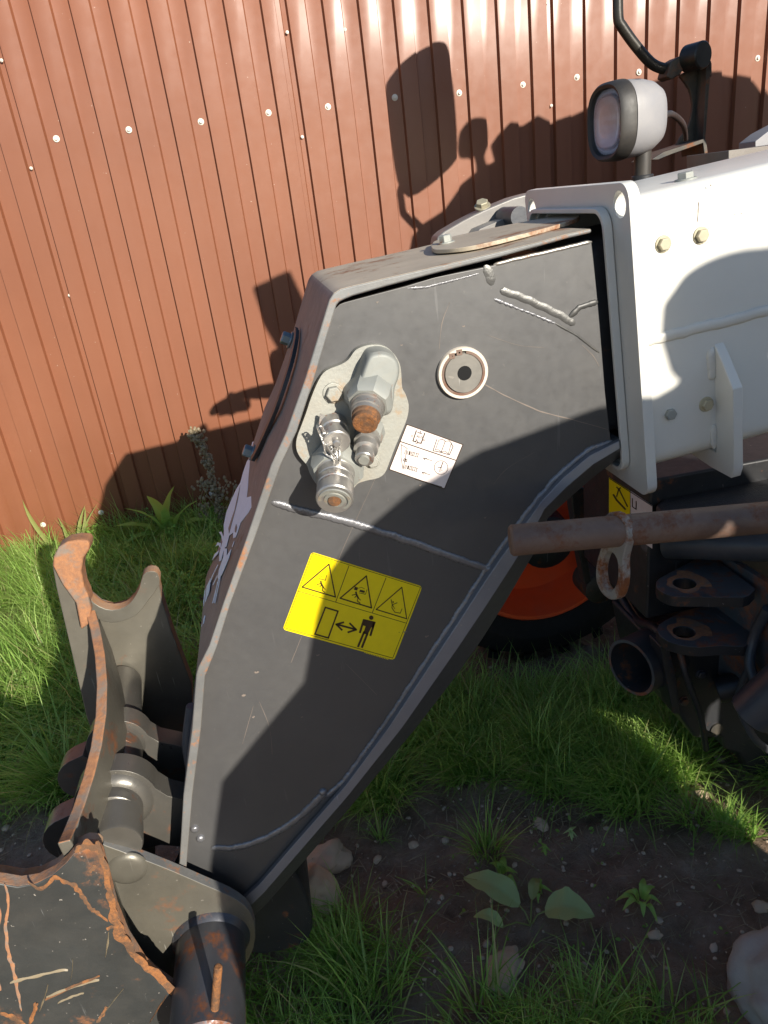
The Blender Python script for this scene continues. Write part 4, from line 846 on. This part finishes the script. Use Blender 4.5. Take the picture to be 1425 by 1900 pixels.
# web plate and pin tube
wb = [(190, 1572), (198, 1570), (255, 1591), (312, 1613), (379, 1642), (425, 1662), (455, 1682), (470, 1706), (474, 1740), (462, 1780), (430, 1815), (380, 1830), (320, 1815), (262, 1765), (215, 1700), (185, 1620)]
web = plate('web_plate', smooth_loop(wb, 2), .965, .985, [M['carrier'], M['edge']], car, bevel=.0015)
pc = atY(392, 1745, .965)
pt = turned('pin_tube', (pc.x, .966, pc.z), (0, -1, 0), [(0, .070), (.004, .068), (.012, .061), (.185, .0605), (.189, .056), (.189, .045), (.17, .044)], M['pin'], car, n=48)
rp0, rp1 = atY(405, 1793, .80), atY(394, 1925, .80)
rod('rusty_rod', rp0, rp1, .0068, M['rustorange'], car, n=10)
sg = atY(236, 1612, .965)
turned('web_boss', sg+Vector((0, .002, 0)), (0, -1, 0), [(0, .034), (.004, .032), (.008, .024), (.008, .01)], M['carrier'], web, n=30)
# dark lower knuckle under the head, and hoses behind its front face
kn = [(455, 1640), (520, 1600), (560, 1640), (580, 1700), (572, 1745), (520, 1768), (470, 1770), (440, 1740)]
plate('lower_knuckle', smooth_loop(kn, 2), 1.05, 1.22, M['black'], car, bevel=.012, seg=3)
bm = bmesh.new()
for yy, xo in ((1.10, 0), (1.2, -.008)):
    pth = [tuple(atY(a, b_, yy)) for a, b_ in ((356, 1310), (348, 1380), (354, 1440), (338, 1520), (346, 1570), (330, 1612), (340, 1650))]
    tube(bm, smooth_loop(pth, 4, False), .010, 8)
bm2('hydraulic_hose', bm, M['hose'], head, smooth=60)

# ------------------------------------------------------------------ added shadow caster off the right edge, a poncho figure shaped to the shadow
body = [(.06, .62, 1.34), (.4, .50, 1.38), (.75, .40, 1.40), (.86, .50, 1.42), (.93, .72, 1.54), (1.0, .97, 1.60), (1.14, 1.0, 1.62), (1.3, .98, 1.60), (1.42, .95, 1.52), (1.50, .93, 1.44), (1.555, .94, 1.36), (1.585, .98, 1.30), (1.61, 1.05, 1.24), (1.64, 1.09, 1.20)]
drape = [(.40, .17, .55), (.6, .17, .60), (.87, .21, .55), (.95, .235, .56), (1.06, .27, .66), (1.14, .35, .74), (1.227, .44, .80), (1.35, .48, .90), (1.42, .51, .96), (1.461, .55, 1.02), (1.52, .64, 1.05), (1.56, .74, 1.08), (1.578, .86, 1.08)]
bm = bmesh.new()
for sec in (body, drape):
    rings = []
    for z, a, b_ in sec:
        cxx = (a+b_)/2; rx = (b_-a)/2
        rings.append([bm.verts.new((cxx+rx*math.cos(t), -.22+(.11 if z < 1.5 else .08)*math.sin(t)*(1+.1*math.sin(t*7)), z)) for t in np.linspace(0, 2*math.pi, 48, endpoint=False)])
    for A, B in zip(rings, rings[1:]):
        for i in range(48): bm.faces.new((A[i], A[(i+1) % 48], B[(i+1) % 48], B[i]))
    bm.faces.new(rings[-1]); bm.faces.new(rings[0])
R2 = lathe(bm, (1.145, -.22, 1.60), (0, 0, 1), [(0, .05), (.03, .06), (.06, .082), (.11, .097), (.15, .095), (.175, .075), (.19, .03)], n=32, sx=1.0, sy=1.1)
bmesh.ops.recalc_face_normals(bm, faces=bm.faces)
caster = bm2('shadow_figure', bm, M['cloth'], None, smooth=60)
tag(caster, 'added off-frame shadow caster, a figure in a wide dark hooded poncho right of the camera', 'shadow_figure')
plate('face', [(1.09, 1.66), (1.2, 1.66), (1.215, 1.72), (1.19, 1.765), (1.10, 1.765), (1.075, 1.72)], -.115, -.13, M['skin'], caster, world=True, bevel=.008)

# ------------------------------------------------------------------ stones
def rock(name, c, rx, ry, rz, mat, seed, label=None, cat='stone', sub=4, group=None, amp=.38):
    bm = bmesh.new(); bmesh.ops.create_icosphere(bm, subdivisions=sub, radius=1)
    off = Vector((seed*7.3, seed*3.1, 0))
    for v in bm.verts:
        n = v.co.normalized(); d = 1+amp*noise.noise(n*1.3+off)+amp*.5*noise.noise(n*3+off)+amp*.2*noise.noise(n*8+off)
        v.co = Vector((n.x*rx*d, n.y*ry*d, n.z*rz*d))
    bmesh.ops.rotate(bm, cent=(0, 0, 0), matrix=Matrix.Rotation(seed*1.7, 3, 'Z'), verts=bm.verts)
    o = bm2(name, bm, mat, None, smooth=60); o.location = c; return tag(o, label, cat, group or ('stones lying on the soil' if cat == 'stone' else None))
def onG(px, py, dz=0): q = atZ(px, py, 0); q.z = gh(q.x, q.y)+dz; return q
rock('stone', onG(590, 1664, .02), .066, .052, .042, M['stone'], 1.2, 'beige lumpy stone lying just right of the lower end of the boom head', 'stone')
rock('stone', onG(608, 1600, .012), .055, .042, .03, M['stone'], 2.1, 'brownish flat stone behind the beige lumpy one, under the boom head', 'stone')
rock('stone', onG(938, 1800, .0), .034, .05, .014, M['stone'], 3.3, 'flat pinkish stone sunk in the soil below the broad leaves', 'stone')
rock('boulder', onG(1535, 1880, .02), .13, .16, .12, M['boulder'], 4.2, 'large pale grey boulder cut by the lower right corner', 'boulder', sub=5, amp=.18)
for i, (x, y, r_, lb) in enumerate(((1215, 1738, .014, 'small grey stone right of the round dock leaf'), (1005, 1530, .022, 'pale flat stone behind the tall grass tuft'), (1410, 1690, .018, 'light brown stone just above the boulder'), (1300, 1475, .020, 'half buried brown stone at the right edge of the grass'), (768, 1570, .013, 'rounded stone left of the tall grass tuft'), (1085, 1872, .018, 'rusty brown clod at the bottom edge of the bare soil'), (700, 1595, .012, 'small white stone between boom head and grass tuft'))):
    rock('stone', onG(x, y, 0), r_, r_*.8, r_*.5, M['stone'], i+5.5, lb, 'stone', sub=3)
# pebbles: nobody could count them
bm = bmesh.new()
ico = bmesh.new(); bmesh.ops.create_icosphere(ico, subdivisions=1, radius=1); iv = [v.co.copy() for v in ico.verts]; iff = [[v.index for v in f.verts] for f in ico.faces]; ico.free()
vs, fs = [], []
for k in range(2600):
    x = rng.uniform(-1.3, 1.5); y = rng.uniform(.6, 1.9) if k % 4 else rng.uniform(.6, 3.2)
    r_ = .0022+.005*rng.random()**3+(.009*rng.random() if k % 18 == 0 else 0); c = Vector((x, y, gh(x, y)+r_*.15)); a = rng.uniform(0, 6.28); s3 = (rng.uniform(.8, 1.4), rng.uniform(.7, 1.1), rng.uniform(.5, .8)); b0 = len(vs)
    for v in iv:
        q = Vector((v.x*s3[0], v.y*s3[1], v.z*s3[2]))*r_*(1+.3*noise.noise(v*2+c*50)); vs.append((c.x+q.x*math.cos(a)-q.y*math.sin(a), c.y+q.x*math.sin(a)+q.y*math.cos(a), c.z+q.z))
    fs += [[i+b0 for i in f] for f in iff]
bm.free(); me = bpy.data.meshes.new('pebbles'); me.from_pydata(vs, [], fs); tag(link('pebbles', me, M['pebble'], smooth=50), 'small pebbles and crumbs scattered over the bare soil', 'pebbles', kind='stuff')

# ------------------------------------------------------------------ grass
def px_of(P):
    Q = P-np.array([0, 0, H]); z = Q@np.array(fw); return 712.5+F*(Q@np.array(RT))/z, 950-F*(Q@np.array(UP))/z
def blades(base, length, width, az, lean, curl, segs=4):
    """numpy: many curved tapering blades -> verts, faces"""
    n = len(base); L = segs+1; V = np.zeros((n, L*2-1, 3)); t = np.linspace(0, 1, L)
    d = np.stack([np.cos(az), np.sin(az), 0*az], 1); s = np.stack([-np.sin(az), np.cos(az), 0*az], 1)
    pos = base.copy(); ang = lean.copy()
    for i in range(L):
        w_ = (width*(1-t[i]**1.6)*.5)[:, None]
        if i < L-1: V[:, 2*i] = pos-s*w_; V[:, 2*i+1] = pos+s*w_
        else: V[:, 2*i] = pos
        st = (length/segs)[:, None]; pos = pos+(d*np.sin(ang)[:, None]+np.array([0, 0, 1])*np.cos(ang)[:, None])*st; ang = np.minimum(ang+curl/segs, 2.4)
    V[:, :, 2] = np.maximum(V[:, :, 2], -.01)
    f = []
    for i in range(segs-1): f.append([2*i, 2*i+1, 2*i+3, 2*i+2])
    tri = [2*(segs-1), 2*(segs-1)+1, 2*segs]
    k = L*2-1; off = (np.arange(n)*k)[:, None]
    quads = np.concatenate([off+np.array(q) for q in f]); tris = off+np.array(tri)
    return V.reshape(-1, 3), quads, tris
def mesh_np(name, V, quads, tris, mat, uv=None):
    me = bpy.data.meshes.new(name); me.vertices.add(len(V)); me.vertices.foreach_set('co', V.ravel())
    nl = quads.size+tris.size; me.loops.add(nl); me.loops.foreach_set('vertex_index', np.concatenate([quads.ravel(), tris.ravel()]).astype(np.int32))
    me.polygons.add(len(quads)+len(tris)); st = np.concatenate([np.arange(len(quads))*4, quads.size+np.arange(len(tris))*3]); me.polygons.foreach_set('loop_start', st.astype(np.int32))
    me.update(calc_edges=True); me.validate(); me.polygons.foreach_set('use_smooth', [True]*len(me.polygons)); me.materials.append(mat)
    o = bpy.data.objects.new(name, me); COL.objects.link(o); return o
def inpoly(x, y, poly):
    c = np.zeros(len(x), bool); n = len(poly)
    for i in range(n):
        x1, y1 = poly[i]; x2, y2 = poly[(i+1) % n]
        c ^= ((y1 > y) != (y2 > y)) & (x < (x2-x1)*(y-y1)/((y2-y1) or 1e-9)+x1)
    return c
def region(poly_px): return [tuple(atZ(*p, 0)[:2]) for p in poly_px]
GN = lambda x, y, s: np.array([noise.noise(Vector((a*s, b_*s, 3.3))) for a, b_ in zip(x, y)])
regs = [  # ground areas (measured in the photo), tufts, blades per tuft, length, width
    ([(-300, 1010), (420, 980), (420, 1260), (330, 1330), (200, 1420), (150, 1480), (40, 1500), (-300, 1560)], 800, 42, .21, .0056),
    ([(-300, 1380), (170, 1330), (190, 1470), (90, 1530), (-100, 1560), (-300, 1640)], 90, 18, .07, .003),
    ([(560, 1285), (1180, 1275), (1500, 1330), (1600, 1560), (1425, 1560), (1180, 1520), (980, 1450), (840, 1455), (730, 1500), (640, 1500)], 640, 38, .15, .0042),
    ([(1290, 1395), (1425, 1425), (1600, 1500), (1600, 1620), (1425, 1585), (1290, 1520)], 150, 34, .09, .004),
    ([(1130, 1275), (1300, 1330), (1425, 1400), (1600, 1560), (1380, 1545), (1180, 1430)], 260, 34, .10, .004),
    ([(440, 1780), (560, 1735), (680, 1700), (760, 1800), (960, 1850), (1200, 1850), (1330, 1880), (1330, 2050), (440, 2050)], 230, 20, .11, .0032),
    ([(-600, 1150), (-300, 1100), (-200, 1700), (-700, 1800)], 220, 26, .13, .004),
    ([(1500, 1500), (2200, 1300), (2600, 1900), (1600, 1900)], 120, 26, .12, .004)]
BB, LL, WW, AA, EE, CC = [], [], [], [], [], []
def tuftset(cx, cy, nb, ln, wd, spread=.035, leanmax=1.0, bias=None):
    for x, y in zip(cx, cy):
        k = max(4, int(nb*rng.uniform(.6, 1.4))); s = rng.uniform(.7, 1.3)
        r_ = spread*s*np.sqrt(rng.random(k)); a = rng.uniform(0, 6.28, k); bx = x+r_*np.cos(a); by = y+r_*np.sin(a)
        BB.append(np.stack([bx, by, np.array([gh(p, q) for p, q in zip(bx, by)])-.004], 1)); LL.append(ln*s*rng.uniform(.45, 1.25, k)); WW.append(wd*rng.uniform(.6, 1.35, k))
        az = a+rng.normal(0, .7, k)
        if bias is not None: m_ = rng.random(k) < .45; az = np.where(m_, bias+rng.normal(0, .5, k), az)
        AA.append(az); EE.append(rng.uniform(.05, .55, k)*leanmax); CC.append(rng.uniform(.3, 1.9, k))
for poly, nt_s, nb, ln, wd in regs:
    pw = np.array(region(poly)); x = rng.uniform(pw[:, 0].min(), pw[:, 0].max(), nt_s*6); y = rng.uniform(pw[:, 1].min(), min(FY-.03, pw[:, 1].max()), nt_s*6)
    ok = inpoly(x, y, [tuple(p) for p in pw]); x, y = x[ok][:nt_s], y[ok][:nt_s]
    g = GN(x, y, 4); keep = g > -.28; tuftset(x[keep], y[keep], nb, ln, wd, bias=rng.uniform(0, 6.28) if ln < .1 else 3.6, leanmax=1.7)
o = mesh_np('grass', *blades(np.concatenate(BB), np.concatenate(LL), np.concatenate(WW), np.concatenate(AA), np.concatenate(EE), np.concatenate(CC)), M['grass'])
tag(o, 'green grass growing along the fence and round the machine', 'grass', kind='stuff')
BB, LL, WW, AA, EE, CC = [], [], [], [], [], []
for poly, k in (([(470, 1480), (1425, 1480), (1425, 1900), (450, 1900)], 1500), ([(0, 1400), (200, 1380), (160, 1560), (0, 1580)], 420), ([(560, 1280), (1425, 1300), (1425, 1500), (600, 1500)], 500)):
    pw = np.array(region(poly)); x = rng.uniform(pw[:, 0].min(), pw[:, 0].max(), k); y = rng.uniform(pw[:, 1].min(), pw[:, 1].max(), k)
    BB.append(np.stack([x, y, np.array([gh(p, q) for p, q in zip(x, y)])+.003], 1)); LL.append(rng.uniform(.012, .06, k)); WW.append(rng.uniform(.0012, .003, k)); AA.append(rng.uniform(0, 6.28, k)); EE.append(rng.uniform(1.3, 1.65, k)); CC.append(rng.uniform(-.3, .3, k))
o = mesh_np('dead_grass', *blades(np.concatenate(BB), np.concatenate(LL), np.concatenate(WW), np.concatenate(AA), np.concatenate(EE), np.concatenate(CC), 3), M['dry'])
tag(o, 'dry straw and dead grass lying on the bare soil', 'dead grass', kind='stuff')
# single tufts one can tell apart
def tuft(px, py, nb, ln, wd, label, spread=.02, lean=1.2, mat='grass'):
    global BB, LL, WW, AA, EE, CC
    BB, LL, WW, AA, EE, CC = [], [], [], [], [], []
    c = onG(px, py); tuftset([c.x], [c.y], nb, ln, wd, spread, lean)
    o = mesh_np('grass_tuft', *blades(np.concatenate(BB), np.concatenate(LL), np.concatenate(WW), np.concatenate(AA), np.concatenate(EE), np.concatenate(CC), 6), M[mat]); tag(o, label, 'grass tuft', 'grass tufts on the bare soil')
tuft(905, 1590, 90, .13, .0032, 'dense dark grass tuft in the middle of the bare soil', .03)
tuft(705, 1560, 28, .12, .003, 'sparse grass tuft at the left edge of the bare soil, beside the boom head', .02)
tuft(790, 1660, 26, .09, .003, 'small thin grass tuft left of the oval dock leaf', .015)
tuft(640, 1800, 60, .16, .0042, 'broad bladed grass tuft by the pin tube in the lower left', .04)
tuft(690, 1880, 60, .18, .0042, 'long pale grass tuft cut by the bottom edge, left of centre', .05)
tuft(900, 1900, 70, .17, .004, 'long grass tuft cut by the bottom edge at the centre', .06)
tuft(1090, 1905, 55, .15, .004, 'long grass tuft cut by the bottom edge, right of centre', .05)
tuft(1240, 1890, 40, .12, .0035, 'short grass tuft at the bottom edge left of the boulder', .04)
# ground cover
def leaflets(name, poly, n, size, zr, mat, label):
    pw = np.array(region(poly)); x = rng.uniform(pw[:, 0].min(), pw[:, 0].max(), n*4); y = rng.uniform(pw[:, 1].min(), min(FY-.02, pw[:, 1].max()), n*4)
    ok = inpoly(x, y, [tuple(p) for p in pw]); x, y = x[ok][:n], y[ok][:n]; n = len(x)
    g = GN(x, y, 9); z = zr*(.35+.65*(g+.5))*rng.uniform(.5, 1, n)
    nrm = rng.normal(0, .5, (n, 3)); nrm[:, 2] = 1; nrm /= np.linalg.norm(nrm, axis=1)[:, None]; a = rng.normal(0, 1, (n, 3)); a -= nrm*(a*nrm).sum(1)[:, None]; a /= np.linalg.norm(a, axis=1)[:, None]; b_ = np.cross(nrm, a)
    s = (size*rng.uniform(.5, 1.3, n))[:, None]; c = np.stack([x, y, z], 1)
    V = np.stack([c-a*s, c-a*s*.3+b_*s*.55+nrm*s*.12, c+a*s*.5+b_*s*.45+nrm*s*.12, c+a*s, c+a*s*.5-b_*s*.45+nrm*s*.12, c-a*s*.3-b_*s*.55+nrm*s*.12], 1).reshape(-1, 3)
    off = (np.arange(n)*6)[:, None]; q = np.concatenate([off+np.array([0, 1, 2, 3]), off+np.array([0, 3, 4, 5])])
    o = mesh_np(name, V, q, np.zeros((0, 3), int), M[mat]); tag(o, label, 'ground cover', kind='stuff')
leaflets('chickweed', [(150, 1010), (420, 960), (420, 1180), (330, 1230), (180, 1180)], 9000, .008, .15, 'clover', 'bright small leaved chickweed between the hooks and the fence')
leaflets('chickweed', [(30, 1290), (160, 1280), (170, 1400), (60, 1450)], 500, .009, .04, 'clover', 'low leafy weeds left of the tool carrier')
leaflets('seedlings', [(830, 1500), (1300, 1520), (1380, 1800), (760, 1850)], 160, .006, .012, 'clover', 'tiny seedlings scattered on the shaded bare soil')
# broad leaves
def leaf(name, base, tip, width, mat, par, droop=.25, seed=1, wave=.08, up=.02, toothed=.0):
    base, tip = Vector(base), Vector(tip); d = tip-base; L = d.length; d.normalize(); s = d.cross(Vector((0, 0, 1))).normalized(); nz = s.cross(d)
    bm = bmesh.new(); nU, nV = 14, 6; G = []
    for i in range(nU+1):
        u = i/nU; w_ = width*.5*(math.sin(math.pi*min(1, u**.75*.97+.03)))**.7*(1+toothed*math.sin(u*60+seed))*(1+.1*noise.noise(Vector((u*3, seed, 0)))); row = []
        for j in range(-nV, nV+1):
            v = j/nV; z = up*math.sin(math.pi*u)-droop*L*(u**2)*.3+abs(v)*w_*.28+wave*w_*math.sin(u*17+seed+v*2)*abs(v)+.012*L*math.sin(u*40)*(.5-abs(abs(v)-.5))
            row.append(bm.verts.new(base+d*L*u+s*w_*v+nz*z))
        G.append(row)
    for A, B in zip(G, G[1:]):
        for j in range(2*nV): bm.faces.new((A[j], A[j+1], B[j+1], B[j]))
    o = bm2(name, bm, M[mat], par, smooth=180); return o
def vein(base, tip, par, r_=.0012):
    bm = bmesh.new(); base, tip = Vector(base), Vector(tip); tube(bm, [base.lerp(tip, t)+Vector((0, 0, .02*math.sin(math.pi*t)-.003)) for t in (0, .25, .5, .75, 1)], r_, 5, rad=[r_*2, r_*1.6, r_*1.2, r_, r_*.4]); bm2('leaf_vein', bm, M['yell'], par, smooth=60)
dk = empty('dock_plant', onG(985, 1722), 'young dock plant with two large pale green oval leaves on the bare soil', 'plant')
for i, (a, b_, wd) in enumerate((((965, 1700), (862, 1652), .064), ((1012, 1712), (1104, 1722), .074), ((935, 1738), (880, 1722), .03), ((988, 1690), (1000, 1652), .024))):
    A, B = onG(*a, .025), onG(*b_, .03); lf = leaf('leaf', A, B, wd, 'dock' if i != 3 else 'yell', dk, seed=i+1, toothed=.03, droop=.1); vein(A, B, lf)
    bm = bmesh.new(); tube(bm, [onG(985, 1722, 0), onG(985, 1722, 0).lerp(A, .5)+Vector((0, 0, .012)), A], .0018, 6); bm2('leaf_stalk', bm, M['yell'], dk, smooth=60)
def small_plant(px, py, n, ln, wd, label, mat='clover', h=.02, cat='weed'):
    c = onG(px, py); e = empty('weed', c, label, cat, 'small weeds on the bare soil')
    for k in range(n):
        a = 2.4*k+px; l_ = ln*random.uniform(.7, 1.1); hh = h*random.uniform(.4, 1.3)
        leaf('leaf', c+Vector((math.cos(a)*.008, math.sin(a)*.008, .004+hh*.3)), c+Vector((math.cos(a)*l_, math.sin(a)*l_, hh)), wd*random.uniform(.8, 1.1), mat, e, seed=k, toothed=.05)
    return e
small_plant(1190, 1690, 9, .05, .014, 'low dark weed with narrow leaves right of the dock plant')
small_plant(1060, 1560, 4, .022, .010, 'tiny bright seedling with two leaves right of the grass tuft', 'dock')
small_plant(1000, 1670, 5, .03, .012, 'small weed just behind the dock plant')
small_plant(935, 1640, 6, .045, .016, 'leafy weed at the foot of the dense grass tuft')
small_plant(1010, 1590, 5, .02, .010, 'little weed on the bare soil behind the dock plant')
wp = atY(320, 985, FY-.12); wp.z = 0
e = empty('weed', wp, 'broad leaved green weed standing against the shaded foot of the fence', 'weed')
for k, (dx, dz, wd) in enumerate(((-.16, .12, .05), (-.1, .20, .045), (-.02, .25, .05), (.05, .25, .05), (.12, .18, .045), (-.14, .05, .05), (.15, .07, .05), (.02, .12, .06))):
    leaf('leaf', wp+Vector((dx*.15, -.10, .05)), wp+Vector((dx*1.4, -.14-.03*(k % 3), dz*1.1+.06)), wd*1.35, 'clover', e, seed=k, up=.03)
# yellow green iris like blades at the left
def bladeplant(px, py, specs, label):
    c = atY(px, py, FY-.14); c.z = 0; e = empty('weed', c, label, 'weed')
    for i, (x0, y0, x1, y1, wd) in enumerate(specs):
        A = atY(x0, y0, FY-.13); B = atY(x1, y1, FY-.07); bm = bmesh.new(); pr = None
        s_ = Vector((1, -.3, .1)).normalized(); m_ = (B-A).length*.12*(1 if i % 2 else -1)
        for t in np.linspace(0, 1, 8):
            p = A.lerp(B, t)+Vector((m_*math.sin(t*2.2), 0, 0)); w_ = wd*.5*(1-t**3)*(.7+.6*t*(1-t)*2)
            r3_ = [bm.verts.new(p-s_*w_), bm.verts.new(p+Vector((0, .35*w_, 0))), bm.verts.new(p+s_*w_)]
            if pr:
                bm.faces.new((pr[0], pr[1], r3_[1], r3_[0])); bm.faces.new((pr[1], pr[2], r3_[2], r3_[1]))
            pr = r3_
        bm2('leaf_blade', bm, M['yell'], e, smooth=60)
bladeplant(95, 1010, [(100, 1020, 52, 925, .03), (128, 1015, 100, 960, .02), (110, 1030, 70, 990, .022)], 'yellow green sword shaped blades against the fence, leftmost')
bladeplant(150, 1000, [(146, 1010, 166, 935, .022), (148, 1010, 150, 940, .02), (150, 1005, 190, 932, .012), (143, 1008, 140, 965, .018)], 'pair of upright green blades against the fence above the far hook')
# dry seed stalk
ds = atY(405, 950, FY-.2); e = empty('dry_weed', (ds.x, ds.y, 0), 'dry brown seed stalk standing in front of the shaded fence left of the boom head', 'weed')
bm = bmesh.new(); main = [tuple(atY(a, b_, FY-.2)) for a, b_ in ((412, 985), (408, 950), (398, 900), (382, 850), (366, 812), (358, 800))]
mp_ = smooth_loop(main, 5, False); tube(bm, mp_, .003, 6); bm2('stem', bm, M['dry'], e, smooth=60)
bm = bmesh.new()
for br in (((408, 950), (388, 925), (376, 905)), ((410, 965), (385, 958), (372, 940)), ((404, 930), (415, 905), (424, 892)), ((412, 970), (430, 930), (434, 905))):
    tube(bm, [tuple(atY(a, b_, FY-.2)) for a, b_ in br], .0018, 5)
bm2('side_stem', bm, M['dry'], e, smooth=60)
vs, fs = [], []
for k in range(420):
    if k < 330: i = random.randrange(2, len(mp_)-1); c = Vector(mp_[i])+Vector((random.gauss(0, .014), random.gauss(0, .012), random.gauss(0, .012)))
    else: c = atY(random.choice((376, 386, 420, 432, 374)), random.choice((905, 925, 895, 940, 955)), FY-.2)+Vector((random.gauss(0, .014), 0, random.gauss(0, .018)))
    b0 = len(vs); r_ = random.uniform(.005, .0105)
    for v in iv: q = Vector((v.x, v.y, v.z*1.3))*r_; vs.append(tuple(c+q))
    fs += [[i+b0 for i in f] for f in iff]
me = bpy.data.meshes.new('seed_head'); me.from_pydata(vs, [], fs); link('seed_head', me, M['dry'], e, smooth=50)
